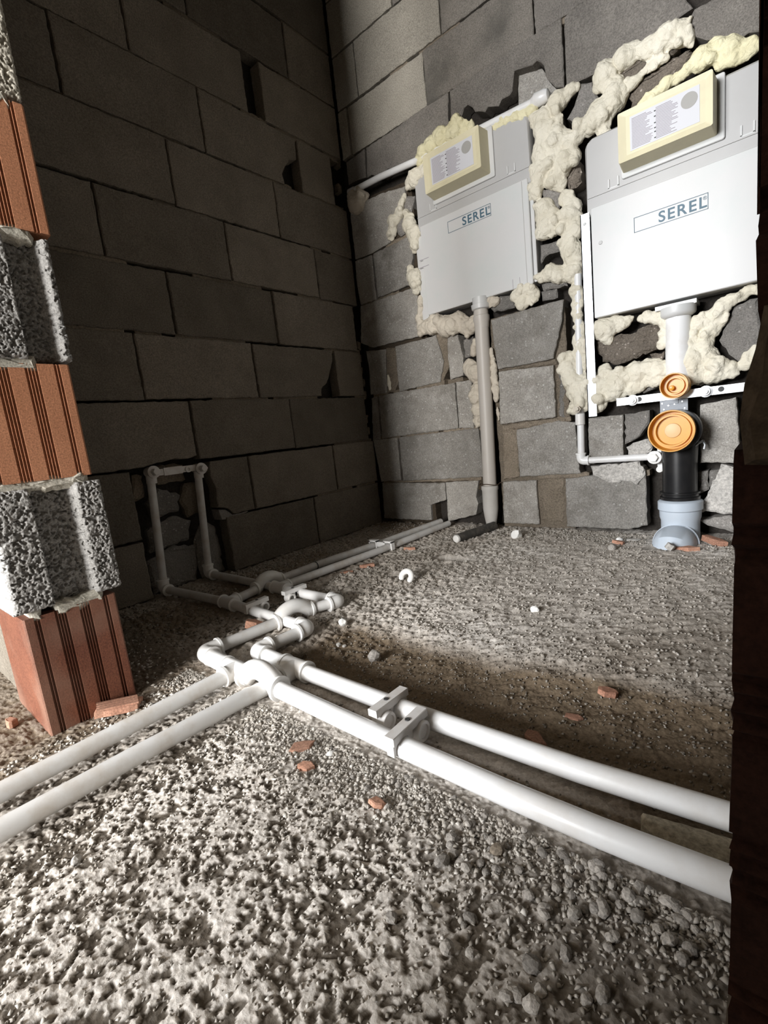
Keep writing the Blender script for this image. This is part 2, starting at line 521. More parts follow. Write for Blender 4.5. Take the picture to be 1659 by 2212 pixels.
# pieces of the back wall: kind, depth of the face, outline (x, z) in metres; foam strokes: label, (x, z, radius)
BLOCKS_BACK = [
 ('block',0,[(0.008,1.397),(0.059,1.404),(0.185,1.399),(0.308,1.378),(0.306,1.348),(0.285,1.315),(0.262,1.297),(0.212,1.278),(0.211,1.236),(0.209,1.202),(0.099,1.193),(0.008,1.197)]),
 ('chunk',0.004,[(0.301,1.351),(0.349,1.329),(0.328,1.29),(0.31,1.26),(0.283,1.212),(0.261,1.209),(0.235,1.25),(0.279,1.292)]),
 ('block',0,[(0.004,1.192),(0.103,1.186),(0.102,1.004),(0.007,1.005),(0.0,1.101)]),
 ('block',-0.003,[(0.114,1.188),(0.257,1.191),(0.307,1.194),(0.32,1.17),(0.317,1.108),(0.298,1.072),(0.298,1.013),(0.113,1.008)]),
 ('block',0,[(0.007,1.001),(0.301,0.998),(0.32,0.964),(0.318,0.85),(0.31,0.804),(0.047,0.811),(-0.016,0.844)]),
 ('block',0.002,[(0.007,0.803),(0.122,0.79),(0.112,0.7),(0.103,0.6),(0.005,0.607),(0.014,0.717)]),
 ('mortar',0.004,[(0.121,0.793),(0.181,0.787),(0.17,0.631),(0.147,0.604),(0.104,0.6)]),
 ('block',0,[(0.179,0.791),(0.308,0.789),(0.39,0.792),(0.399,0.752),(0.418,0.685),(0.392,0.606),(0.176,0.598),(0.175,0.689)]),
 ('mortar',0.006,[(0.382,0.798),(0.446,0.796),(0.449,0.679),(0.404,0.61),(0.379,0.608)]),
 ('block',0.003,[(0.444,0.782),(0.49,0.771),(0.507,0.686),(0.5,0.613),(0.439,0.608),(0.438,0.699)]),
 ('chunk',0.015,[(0.506,0.749),(0.549,0.757),(0.545,0.68),(0.506,0.678)]),
 ('block',-0.004,[(0.64,0.791),(0.767,0.796),(0.907,0.796),(0.899,0.734),(0.864,0.613),(0.754,0.61),(0.654,0.613),(0.644,0.727)]),
 ('mortar',0.006,[(0.655,0.613),(0.868,0.611),(0.872,0.591),(0.654,0.603)]),
 ('block',0.002,[(0.008,0.59),(0.043,0.596),(0.036,0.396),(-0.013,0.4)]),
 ('block',0,[(0.054,0.596),(0.459,0.592),(0.458,0.41),(0.047,0.402)]),
 ('block',0.002,[(0.465,0.593),(0.536,0.591),(0.53,0.403),(0.461,0.41)]),
 ('block',-0.003,[(0.655,0.603),(0.861,0.59),(0.861,0.411),(0.726,0.409),(0.647,0.407)]),
 ('chunk',0.012,[(0.873,0.587),(0.9,0.588),(0.888,0.401),(0.866,0.412)]),
 ('mortar',0.004,[(0.649,0.401),(0.79,0.405),(0.858,0.41),(0.894,0.401),(0.893,0.39),(0.715,0.382),(0.651,0.381)]),
 ('block',0,[(-0.011,0.398),(0.135,0.397),(0.133,0.201),(0.011,0.198)]),
 ('block',-0.002,[(0.148,0.398),(0.552,0.401),(0.555,0.335),(0.56,0.206),(0.145,0.199)]),
 ('mortar',0.004,[(0.651,0.381),(0.712,0.384),(0.707,0.201),(0.641,0.192)]),
 ('block',0,[(0.71,0.379),(0.869,0.397),(0.926,0.385),(0.933,0.22),(0.937,0.207),(0.71,0.202)]),
 ('mortar',0.004,[(0.023,0.199),(0.525,0.205),(0.528,0.191),(0.022,0.192)]),
 ('block',0,[(0.016,0.193),(0.369,0.184),(0.368,0.111),(0.311,0.094),(0.285,0.085),(0.282,0.018),(0.005,0.018)]),
 ('block',0.002,[(0.373,0.187),(0.531,0.191),(0.514,0.12),(0.521,0.095),(0.506,0.048),(0.368,0.014)]),
 ('block',0,[(0.64,0.184),(0.775,0.186),(0.776,0.017),(0.631,0.017)]),
 ('mortar',0.01,[(0.782,0.188),(0.88,0.195),(0.873,0.145),(0.88,0.093),(0.863,0.023),(0.783,0.029),(0.791,0.11)]),
 ('block',-0.003,[(0.884,0.19),(0.98,0.198),(1.141,0.197),(1.143,0.028),(1.089,0.012),(0.881,0.013)]),
 ('block',0.006,[(0.968,0.395),(1.077,0.395),(1.074,0.255),(0.965,0.236)]),
 ('chunk',0.004,[(1.083,0.394),(1.154,0.399),(1.153,0.362),(1.126,0.322),(1.082,0.299)]),
 ('plaster',0.004,[(1.086,0.29),(1.152,0.312),(1.16,0.278),(1.141,0.252),(1.093,0.252)]),
 ('plaster',-0.012,[(0.976,0.231),(1.041,0.234),(1.128,0.239),(1.143,0.198),(1.118,0.167),(1.086,0.177),(1.038,0.169),(0.982,0.199)]),
 ('block',0,[(1.289,0.4),(1.375,0.411),(1.387,0.223),(1.289,0.227)]),
 ('chunk',0.004,[(1.281,0.199),(1.307,0.202),(1.309,0.144),(1.284,0.128)]),
 ('chunk',0.006,[(1.312,0.203),(1.339,0.205),(1.332,0.169),(1.312,0.146)]),
 ('plaster',-0.006,[(1.342,0.22),(1.379,0.203),(1.389,0.07),(1.339,0.073),(1.285,0.077),(1.307,0.139)]),
 ('chunk',-0.01,[(1.282,0.051),(1.365,0.066),(1.389,0.059),(1.39,0.011),(1.323,0.028)]),
 ('chunk',0.004,[(1.372,0.663),(1.419,0.67),(1.429,0.58),(1.425,0.489),(1.384,0.503),(1.358,0.533),(1.334,0.576)]),
 ('rough',0.0,[(1.006,0.65),(1.108,0.645),(1.189,0.66),(1.192,0.611),(1.181,0.579),(1.059,0.558),(1.021,0.575),(1.001,0.619)]),
 ('rough',0.004,[(1.157,0.571),(1.202,0.571),(1.194,0.538),(1.164,0.535)]),
 ('chunk',0.01,[(1.12,0.482),(1.167,0.5),(1.184,0.473),(1.138,0.454)]),
 ('rough',0.004,[(1.275,0.482),(1.342,0.491),(1.348,0.462),(1.281,0.459)]),
 ('chunk',0.0,[(0.988,1.402),(1.025,1.39),(1.041,1.322),(1.022,1.301),(1.005,1.266),(0.943,1.326),(0.965,1.351),(0.979,1.376)]),
 ('chunk',0.004,[(0.891,1.388),(0.913,1.378),(0.924,1.336),(0.912,1.281),(0.894,1.285),(0.888,1.333)]),
 ('rough',0.0,[(1.091,1.371),(1.13,1.388),(1.158,1.38),(1.221,1.377),(1.243,1.361),(1.221,1.349),(1.128,1.331),(1.102,1.341)]),
 ('rough',0.006,[(1.119,1.31),(1.148,1.33),(1.198,1.344),(1.266,1.346),(1.278,1.329),(1.252,1.309),(1.226,1.298),(1.187,1.29),(1.158,1.279),(1.122,1.278)]),
 ('chunk',0.0,[(0.851,1.161),(0.913,1.125),(0.911,1.092),(0.896,1.064),(0.862,1.111)]),
 ('rough',0.004,[(0.935,1.189),(0.974,1.193),(0.974,1.132),(0.936,1.118),(0.929,1.146)]),
 ('chunk',0.004,[(0.834,0.99),(0.904,0.982),(0.903,0.952),(0.851,0.95),(0.835,0.932)]),
 ('chunk',0.004,[(0.832,0.871),(0.916,0.856),(0.92,0.837),(0.835,0.843)]),
 ('chunk',0.008,[(0.829,0.845),(0.881,0.84),(0.884,0.808),(0.832,0.812)]),
 ('chunk',0.004,[(0.638,0.837),(0.676,0.866),(0.719,0.86),(0.732,0.828),(0.731,0.814),(0.65,0.819)]),
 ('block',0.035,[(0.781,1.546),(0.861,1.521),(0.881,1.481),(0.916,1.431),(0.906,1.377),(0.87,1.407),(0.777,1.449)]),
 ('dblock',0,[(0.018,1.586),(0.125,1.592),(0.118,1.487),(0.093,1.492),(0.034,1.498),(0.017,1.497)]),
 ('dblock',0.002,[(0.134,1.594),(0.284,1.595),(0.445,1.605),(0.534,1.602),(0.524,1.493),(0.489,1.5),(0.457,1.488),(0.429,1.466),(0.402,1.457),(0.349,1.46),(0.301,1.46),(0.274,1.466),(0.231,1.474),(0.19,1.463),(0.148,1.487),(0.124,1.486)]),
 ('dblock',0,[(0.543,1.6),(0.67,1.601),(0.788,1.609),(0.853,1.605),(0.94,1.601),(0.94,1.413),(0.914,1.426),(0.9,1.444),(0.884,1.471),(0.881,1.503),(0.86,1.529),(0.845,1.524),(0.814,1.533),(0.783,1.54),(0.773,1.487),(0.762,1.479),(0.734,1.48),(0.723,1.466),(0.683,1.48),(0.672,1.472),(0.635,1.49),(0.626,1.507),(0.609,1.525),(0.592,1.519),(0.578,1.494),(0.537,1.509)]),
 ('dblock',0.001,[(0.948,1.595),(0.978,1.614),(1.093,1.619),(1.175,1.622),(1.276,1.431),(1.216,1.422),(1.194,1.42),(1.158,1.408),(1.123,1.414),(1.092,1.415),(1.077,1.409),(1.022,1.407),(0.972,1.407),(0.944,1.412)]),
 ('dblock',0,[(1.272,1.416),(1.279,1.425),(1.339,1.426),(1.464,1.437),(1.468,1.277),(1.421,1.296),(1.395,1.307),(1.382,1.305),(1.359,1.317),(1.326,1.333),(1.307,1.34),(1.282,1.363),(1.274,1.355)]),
]
FOAM = [
 ('pale foam plug at the left end of the white pipe in the wall groove',[[(0.052,1.41,0.032),(0.042,1.436,0.032),(0.071,1.44,0.0238)],[(0.107,1.417,0.0157),(0.08,1.418,0.0238)]]),
 ('yellowish foam ridge along the top of the left access box',[[(0.388,1.441,0.0178),(0.433,1.454,0.028),(0.477,1.469,0.0258),(0.527,1.467,0.0203),(0.584,1.459,0.0215),(0.612,1.455,0.0131)],[(0.654,1.417,0.0129),(0.72,1.406,0.0126),(0.79,1.404,0.0123),(0.837,1.395,0.015)]]),
 ('cream foam down the upper left side of the left cistern',[[(0.405,1.397,0.0213),(0.364,1.386,0.0253),(0.335,1.372,0.0183)],[(0.306,1.348,0.0074),(0.271,1.294,0.0169),(0.238,1.271,0.019),(0.229,1.238,0.0172),(0.218,1.215,0.0096)],[(0.308,1.255,0.0186),(0.318,1.225,0.026),(0.338,1.184,0.026),(0.328,1.136,0.0131)],[(0.303,1.073,0.0152),(0.309,1.044,0.0227),(0.324,1.013,0.0246),(0.325,0.981,0.0133)]]),
 ('cream foam along the bottom left of the left cistern',[[(0.336,0.956,0.0095),(0.327,0.886,0.0115),(0.324,0.823,0.0192)],[(0.36,0.833,0.0266),(0.395,0.834,0.0281),(0.469,0.814,0.033),(0.521,0.81,0.0288),(0.542,0.775,0.0197),(0.566,0.812,0.0159)],[(0.633,0.846,0.012),(0.662,0.855,0.0136)]]),
 ('crinkled foam rosette at the lower right corner of the left cistern',[[(0.738,0.851,0.0165),(0.756,0.865,0.018),(0.783,0.867,0.0162),(0.806,0.848,0.0177),(0.809,0.827,0.0145),(0.784,0.82,0.0179),(0.757,0.824,0.0165)],[(0.773,0.842,0.0131)]]),
 ('mass of lumpy foam filling the gap between the two cisterns',[[(0.836,1.382,0.0181),(0.865,1.349,0.0269),(0.877,1.303,0.0299),(0.863,1.262,0.0302),(0.881,1.227,0.0271),(0.904,1.237,0.0297),(0.849,1.212,0.0244),(0.839,1.174,0.0215),(0.824,1.138,0.0109)],[(0.918,1.38,0.0262),(0.952,1.392,0.02),(0.973,1.397,0.0113)],[(0.916,1.329,0.0146),(0.914,1.293,0.0177),(0.923,1.269,0.0265),(0.951,1.25,0.0233),(0.977,1.262,0.0201),(1.025,1.278,0.0253),(1.046,1.302,0.0277),(1.078,1.303,0.0246),(1.091,1.317,0.0217),(1.055,1.384,0.0274),(1.038,1.368,0.0221)],[(0.905,1.27,0.0207),(0.953,1.212,0.0204),(0.929,1.207,0.0266),(0.908,1.175,0.0179),(0.885,1.177,0.0211),(0.906,1.148,0.018)],[(0.934,1.103,0.0238),(0.948,1.07,0.0238),(0.935,1.041,0.03),(0.951,1.0,0.0209),(0.92,0.976,0.0213),(0.937,0.942,0.0272),(0.943,0.898,0.0243),(0.945,0.859,0.0213),(0.885,0.889,0.0218),(0.854,0.891,0.0189),(0.834,0.889,0.0127)],[(0.854,1.105,0.0154),(0.861,1.074,0.0308),(0.875,1.041,0.0307),(0.842,1.023,0.0187),(0.9,1.018,0.0183)],[(1.084,1.284,0.0164),(1.058,1.272,0.0194),(1.044,1.241,0.014),(1.067,1.224,0.0111)]]),
 ('cream foam strips over the broken blocks above the right cistern',[[(1.084,1.384,0.0162),(1.106,1.405,0.0213),(1.136,1.404,0.0197),(1.165,1.397,0.0233),(1.193,1.392,0.0269),(1.221,1.393,0.0265),(1.246,1.395,0.0224),(1.263,1.401,0.0111),(1.268,1.41,0.0049)],[(1.216,1.388,0.0202),(1.239,1.381,0.02),(1.258,1.375,0.0149),(1.271,1.353,0.0099),(1.275,1.342,0.0062)],[(1.116,1.323,0.012),(1.128,1.329,0.012),(1.158,1.342,0.0118),(1.181,1.348,0.0116),(1.215,1.348,0.0102)]]),
 ('yellow foam bank along the top of the right cistern',[[(1.151,1.268,0.0106),(1.18,1.276,0.0104),(1.225,1.285,0.0115),(1.252,1.288,0.0113),(1.268,1.3,0.0149)],[(1.284,1.294,0.0173),(1.3,1.302,0.0221),(1.325,1.307,0.0242),(1.354,1.299,0.0214),(1.378,1.278,0.0165),(1.415,1.271,0.0139)],[(1.34,1.27,0.0169),(1.369,1.265,0.0142),(1.401,1.265,0.014)]]),
 ('foam running down the white supply pipe beside the right cistern',[[(0.948,0.836,0.0152),(0.949,0.795,0.0183),(0.95,0.754,0.0184),(0.952,0.725,0.0138)],[(0.961,0.698,0.0138),(0.95,0.655,0.0186),(0.96,0.609,0.0171),(0.968,0.57,0.014)],[(0.921,0.605,0.0189),(0.913,0.564,0.0286),(0.926,0.515,0.0318),(0.943,0.474,0.0317),(0.957,0.534,0.0219),(0.93,0.429,0.0208),(0.969,0.448,0.0189)]]),
 ('cream foam blob under the lower left corner of the right cistern',[[(0.995,0.671,0.0182),(1.024,0.679,0.024),(1.059,0.678,0.0236),(1.093,0.685,0.0175),(1.109,0.685,0.0087)],[(1.035,0.652,0.018),(1.048,0.631,0.0104)],[(1.136,0.679,0.0086),(1.157,0.682,0.0127),(1.188,0.669,0.0182),(1.21,0.642,0.018),(1.206,0.612,0.0153),(1.193,0.591,0.0127)]]),
 ('lumpy cream foam band above the white mounting rail',[[(1.004,0.443,0.0217),(1.01,0.48,0.0277),(1.016,0.524,0.0245),(1.034,0.551,0.0151)],[(1.045,0.468,0.0243),(1.068,0.508,0.027),(1.102,0.52,0.0295),(1.142,0.532,0.0232),(1.18,0.523,0.02),(1.217,0.519,0.0168)],[(1.08,0.47,0.0195),(1.128,0.482,0.019),(1.167,0.496,0.0187),(1.192,0.486,0.0142)]]),
 ('thick cream foam flow to the right of the right cistern outlet',[[(1.265,0.629,0.0135),(1.293,0.629,0.0187),(1.326,0.647,0.021),(1.35,0.672,0.0181),(1.378,0.685,0.0127),(1.423,0.692,0.0112)],[(1.265,0.603,0.019),(1.267,0.57,0.0245),(1.27,0.53,0.0301),(1.276,0.496,0.0246),(1.252,0.466,0.0139)],[(1.298,0.577,0.0242),(1.304,0.537,0.0269),(1.326,0.507,0.024),(1.353,0.489,0.0172),(1.369,0.476,0.0105),(1.309,0.483,0.0189)],[(1.315,0.605,0.0172),(1.337,0.632,0.0144)],[(1.395,0.501,0.0155),(1.403,0.52,0.0128),(1.417,0.538,0.0076)]]),
 ('beige foam blobs squeezed out beside the grey drain pipe',[[(0.565,0.736,0.0089),(0.554,0.686,0.0108)],[(0.534,0.637,0.0236),(0.549,0.622,0.029),(0.558,0.593,0.0163)],[(0.559,0.562,0.0181),(0.551,0.519,0.0201),(0.556,0.474,0.0201),(0.551,0.425,0.0166)],[(0.63,0.689,0.007),(0.633,0.637,0.0105),(0.637,0.585,0.0123),(0.636,0.534,0.0124),(0.634,0.499,0.0071)],[(0.639,0.472,0.0044),(0.641,0.428,0.0036)]]),
 ('dry foam scrap stuck in the vertical joint near the corner',[[(0.123,0.674,0.0052),(0.124,0.642,0.0083),(0.125,0.613,0.0062)]]),
]


# ------------------------------------------------------------------ floor
def coarse_zone(x, y):
    return sstep(-1.24, -1.31, y + 0.02 * (fbm(x, y, 0.1, 5) - 0.5))


def floor_fields(x, y):
    cz = coarse_zone(x, y)
    f1 = fbm(x, y, 0.040, 3, 4)
    f2 = fbm(x, y, 0.0125, 31, 3)
    f3 = fbm(x, y, 0.0065, 211, 2)
    a = lumps(x, y, 0.0080, 71, 0.7)
    b = lumps(x, y, 0.0046, 91, 0.75)
    c8 = lumps(x, y, 0.0120, 131, 0.6)
    big = lumps(x, y, 0.034, 55, 0.3)
    mound = fbm(x, y, 0.3, 8, 2)
    # coarse crust of the near floor: pale cement with ragged dark hollows
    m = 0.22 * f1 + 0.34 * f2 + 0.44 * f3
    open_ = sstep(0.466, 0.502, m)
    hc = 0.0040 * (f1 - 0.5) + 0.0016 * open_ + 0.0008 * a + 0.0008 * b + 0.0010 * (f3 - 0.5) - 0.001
    # combed finer floor further in: low streaks, crumbs mostly on the left
    streak = fbm(x * 0.80 + y * 0.60, (y * 0.80 - x * 0.60) * 4.0, 0.030, 44, 3)
    left = sstep(1.05, 0.6, x)
    hf = 0.004 * (f1 - 0.5) + 0.0055 * (streak - 0.5) + 0.0014 * b + (0.0014 + 0.0058 * left) * c8 + 0.0030 * big
    trench = sstep(-1.23, -1.18, y) * sstep(-0.93, -1.03, y + 0.07 * (mound - 0.5) + 0.03 * (f1 - 0.5)) * sstep(0.66, 0.78, x)
    gully = sstep(-1.235, -1.25, y) * sstep(-1.285, -1.265, y) * sstep(0.82, 0.9, x)
    h = cz * hc + (1 - cz) * (hf - trench * 0.013) + 0.010 * (mound - 0.5) - 0.004
    # old cut-out dent in the screed by the drain
    e = ((x - 0.662) / 0.062) ** 2 + ((y + 0.452) / 0.034) ** 2
    h = np.where(e < 1, h * e - 0.055 * (1 - e) ** 0.6, h)
    strip = sstep(-1.415, -1.35, y + 0.03 * (f1 - 0.5))
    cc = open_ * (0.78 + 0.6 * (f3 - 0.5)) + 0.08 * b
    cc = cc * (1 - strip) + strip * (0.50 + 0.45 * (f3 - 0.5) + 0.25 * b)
    cc = cc * (1 - 0.75 * sstep(1.10, 1.40, x + 0.3 * (mound - 0.5)))  # shadow at the right painted in: crust gets darker that way
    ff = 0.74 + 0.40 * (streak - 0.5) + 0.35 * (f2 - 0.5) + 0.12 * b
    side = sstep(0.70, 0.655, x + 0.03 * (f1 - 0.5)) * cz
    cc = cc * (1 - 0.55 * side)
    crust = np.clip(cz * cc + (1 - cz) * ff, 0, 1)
    brown = np.clip(np.maximum(trench, gully) + 0.6 * (1 - cz) * sstep(0.5, 0.3, x) + 0.30 * (1 - cz) * sstep(0.42, 0.6, mound) + 0.65 * side + 0.55 * (1 - cz) * sstep(1.12, 1.42, x + 0.2 * (mound - 0.5)) * sstep(-0.55, -0.9, y), 0, 1)  # soil in the trench and patches; far left and right also made browner
    crust = np.where(e < 1.0, 0.75, crust)
    brown = np.where(e < 1.0, 0.0, brown)
    return h, crust, brown


def axis(pts):
    out = []
    for (a, b, s) in pts:
        n = max(1, int(round((b - a) / s)))
        out += [a + (b - a) * k / n for k in range(n)]
    out.append(pts[-1][1])
    return np.array(out)


gx = axis([(-2.2, -0.3, 0.06), (-0.3, 0.0, 0.01), (0.0, 0.55, 0.0045), (0.55, 1.48, 0.0016), (1.48, 1.75, 0.008), (1.75, 4.2, 0.06)])
gy = axis([(-5.4, -2.2, 0.06), (-2.2, -1.76, 0.01), (-1.76, -1.22, 0.0016), (-1.22, -0.85, 0.0030), (-0.85, 0.02, 0.0046), (0.02, 0.06, 0.02)])
X, Y = np.meshgrid(gx, gy)
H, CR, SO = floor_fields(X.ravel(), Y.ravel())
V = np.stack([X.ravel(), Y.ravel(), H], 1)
nx, ny = len(gx), len(gy)
idx = np.arange(nx * ny).reshape(ny, nx)
quads = np.stack([idx[:-1, :-1], idx[:-1, 1:], idx[1:, 1:], idx[1:, :-1]], -1).reshape(-1, 4)
me = bpy.data.meshes.new('floor')
me.vertices.add(len(V))
me.vertices.foreach_set('co', V.ravel())
me.loops.add(quads.size)
me.loops.foreach_set('vertex_index', quads.ravel())
me.polygons.add(len(quads))
me.polygons.foreach_set('loop_start', np.arange(0, quads.size, 4))
me.update(calc_edges=True)
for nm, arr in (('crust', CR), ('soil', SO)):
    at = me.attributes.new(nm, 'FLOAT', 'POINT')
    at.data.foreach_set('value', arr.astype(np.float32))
me.polygons.foreach_set('use_smooth', [True] * len(me.polygons))
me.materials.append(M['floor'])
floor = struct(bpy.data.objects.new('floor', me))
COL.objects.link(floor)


def fh(x, y):
    return float(floor_fields(np.array([float(x)]), np.array([float(y)]))[0][0])


# ------------------------------------------------------------------ room shell
TOP = 2.7
wall_left = struct(make('wall_left', box(-0.25, -0.055, -1.60, 0.30, -0.05, TOP), M['backing']))
wall_back = struct(make('wall_back', box(-0.25, 2.6, 0.06, 0.30, -0.05, TOP), M['backing']))
wall_right = struct(make('wall_right', box(2.42, 2.6, -1.60, 0.06, -0.05, TOP), M['shell']))
ceiling = struct(make('ceiling', box(-2.25, 4.25, -5.4, 0.30, TOP, TOP + 0.15), M['shell']))
# the doorway wall: its two sides and the part above the opening
wall_front = struct(make('wall_front', join(box(-0.055, 0.42, -1.53, -1.42, -0.05, TOP), box(1.62, 2.42, -1.535, -1.42, -0.05, TOP),
                                            box(0.42, 1.62, -1.535, -1.42, 2.05, TOP)), M['shell']))
# the room in front of the doorway, with the openings that let the daylight in
struct(make('wall_outer_left', box(-2.25, -2.1, -5.4, -1.535, -0.05, TOP), M['shell']))
struct(make('wall_outer_front', join(box(-2.25, -0.055, -1.535, -1.42, -0.05, TOP), box(2.42, 4.25, -1.535, -1.42, -0.05, TOP)), M['shell']))
struct(make('wall_outer_right', box(4.1, 4.25, -5.4, -1.535, -0.05, TOP), M['shell']))
struct(make('wall_outer_back', join(box(-2.25, -0.95, -5.4, -5.25, -0.05, TOP), box(0.65, 1.15, -5.4, -5.25, -0.05, TOP), box(1.95, 4.25, -5.4, -5.25, -0.05, TOP),
                                    box(-0.95, 0.65, -5.4, -5.25, 2.1, TOP), box(-0.95, 0.65, -5.4, -5.25, -0.05, 0.7), box(1.15, 1.95, -5.4, -5.25, 1.8, TOP), box(1.15, 1.95, -5.4, -5.25, -0.05, 0.3)), M['shell']))
struct(make('shade_pillar', box(1.07, 1.72, -2.50, -2.08, -0.05, TOP), M['shell']))  # added unseen pillar, blocks daylight to shade the right-hand floor and jamb

# ---- blocks of the left wall: (bottom, top, joints from the corner outwards)
brng = random.Random(3)
ROWS_A = [
    (0.0, 0.195, [-0.006, -0.42, -0.832], 'r'), (0.0, 0.178, [-1.117, -1.43], ''),
    (0.203, 0.395, [-0.008, -0.278, -0.705], ''), (0.186, 0.395, [-1.115, -1.43], ''),
    (0.405, 0.596, [-0.03, -0.478, -0.893], ''),
    (0.604, 0.796, [-0.028, -0.197], ''), (0.604, 0.796, [-0.615, -1.03, -1.43], ''),
    (0.804, 0.996, [-0.042, -0.488, -0.893, -1.30, -1.43], ''),
    (1.004, 1.196, [-0.005, -0.238, -0.654, -1.066, -1.43], ''),
    (1.204, 1.396, [-0.005, -0.407, -0.82, -1.23, -1.43], ''),
    (1.404, 1.596, [-0.07, -0.258], ''), (1.404, 1.596, [-0.68, -1.095, -1.43], ''),
    (1.604, 1.796, [-0.007, -0.405], ''), (1.604, 1.796, [-0.472, -0.885, -1.29, -1.43], ''),
    (1.804, 1.996, [-0.006, -0.255, -0.67, -1.08, -1.43], ''),
    (2.004, 2.196, [-0.006, -0.45, -0.87, -1.28, -1.43], ''),
    (2.204, 2.396, [-0.005, -0.25, -0.66, -1.07, -1.43], ''),
    (2.404, 2.60, [-0.005, -0.45, -0.87, -1.28, -1.43], ''),
]
GAP = 0.0032


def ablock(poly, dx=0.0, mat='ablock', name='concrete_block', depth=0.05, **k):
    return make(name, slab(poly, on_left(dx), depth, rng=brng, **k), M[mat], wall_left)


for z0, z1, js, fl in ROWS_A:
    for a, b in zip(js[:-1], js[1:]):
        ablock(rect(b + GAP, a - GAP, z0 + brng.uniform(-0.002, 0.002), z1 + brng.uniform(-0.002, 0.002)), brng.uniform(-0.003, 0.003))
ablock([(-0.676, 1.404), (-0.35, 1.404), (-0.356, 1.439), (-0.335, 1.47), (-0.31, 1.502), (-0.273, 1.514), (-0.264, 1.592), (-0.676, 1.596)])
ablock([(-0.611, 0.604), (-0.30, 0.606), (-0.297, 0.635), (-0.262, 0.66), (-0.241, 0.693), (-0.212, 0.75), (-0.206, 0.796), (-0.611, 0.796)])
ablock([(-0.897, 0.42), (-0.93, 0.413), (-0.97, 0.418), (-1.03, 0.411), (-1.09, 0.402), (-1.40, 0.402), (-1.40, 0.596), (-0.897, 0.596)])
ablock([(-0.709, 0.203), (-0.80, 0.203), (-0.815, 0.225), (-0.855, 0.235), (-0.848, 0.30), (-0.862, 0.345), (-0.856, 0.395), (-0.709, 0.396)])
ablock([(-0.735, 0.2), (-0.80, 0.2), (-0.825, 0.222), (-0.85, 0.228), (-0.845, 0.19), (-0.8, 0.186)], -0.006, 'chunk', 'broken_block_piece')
# rubble and mortar inside the chase round the riser pipes
for poly, dx, mt in [
    ([(-1.09, 0.13), (-0.96, 0.15), (-0.94, 0.21), (-1.0, 0.235), (-1.085, 0.205)], -0.03, 'chunk'),
    ([(-1.06, 0.24), (-0.98, 0.25), (-0.965, 0.30), (-1.03, 0.33), (-1.075, 0.29)], -0.024, 'chunk'),
    ([(-1.03, 0.34), (-0.93, 0.345), (-0.93, 0.395), (-1.0, 0.405), (-1.06, 0.40)], -0.036, 'mortar'),
    ([(-0.95, 0.22), (-0.88, 0.235), (-0.885, 0.33), (-0.94, 0.335), (-0.965, 0.28)], -0.03, 'mortar'),
    ([(-1.10, 0.0), (-0.95, 0.0), (-0.93, 0.12), (-1.02, 0.14), (-1.10, 0.11)], -0.04, 'chunk'),
    ([(-0.93, 0.0), (-0.845, 0.0), (-0.85, 0.17), (-0.90, 0.2), (-0.94, 0.12)], -0.042, 'chunk'),
    ([(-1.112, 0.30), (-1.075, 0.31), (-1.07, 0.375), (-1.10, 0.385)], -0.03, 'mortar')]:
    make('rubble_piece', slab(poly, on_left(dx), 0.03, bev=0.008, jit=0.004, rng=brng), M[mt], wall_left)
# bedding mortar seen in the joints of the left wall (in lengths, with gaps)
for z in np.arange(0.2, 2.61, 0.2):
    u = -0.02
    while u > -1.36:
        L = brng.uniform(0.06, 0.3)
        if brng.random() < 0.62 and not (z < 0.5 and -1.13 < u < -0.6):
            make('mortar_joint', slab(rect(u - L, u, z - 0.011, z + 0.009), on_left(-0.007), 0.04, bev=0.003, step=0.012, jit=0.003, rng=brng), M['mortar'], wall_left)
        u -= L + brng.uniform(0.01, 0.08)
for z in np.arange(0.1, 2.6, 0.055):   # crumbs of mortar in the open corner joint
    if brng.random() < 0.7:
        u = brng.uniform(-0.018, -0.004)
        make('mortar_crumb', slab([(u - 0.012, z), (u + 0.006, z - 0.004), (u + 0.01, z + 0.03), (u - 0.01, z + 0.035)], on_left(-0.012), 0.03, bev=0.005, jit=0.003, rng=brng), M['mortar'], wall_left)


# ---- blocks of the back wall
def bblock(poly, y0=0.0, mat='block', name='concrete_block', depth=0.055, **k):
    return make(name, slab(poly, on_back(y0), depth, rng=brng, **k), M[mat], wall_back)


SPEC = {'block': ('concrete_block', 'block', {}), 'dblock': ('concrete_block', 'dblock', {}), 'chunk': ('broken_block_piece', 'chunk', dict(bev=0.006, jit=0.003)),
        'rough': ('broken_block_piece', 'rough', dict(bev=0.009, jit=0.005, step=0.01)), 'mortar': ('mortar_fill', 'mortar', dict(bev=0.005, jit=0.003)),
        'plaster': ('mortar_smear', 'plaster', dict(bev=0.006, jit=0.004, step=0.01))}
bblock(rect(0.625, 0.905, 0.0, 0.80), 0.014, 'mortar', 'mortar_fill', 0.045)
bblock([(0.012, 0.0), (0.30, 0.0), (0.30, 0.15), (0.555, 0.15), (0.555, 0.60), (0.34, 0.62), (0.33, 1.40), (0.012, 1.43)], 0.014, 'mortar_dark', 'mortar_fill', 0.045)
for kind, y0, poly in BLOCKS_BACK:
    nm, mt, kw = SPEC[kind]
    bblock(poly, y0, mt, nm, 0.055 if y0 < 0.02 else 0.02, **kw)
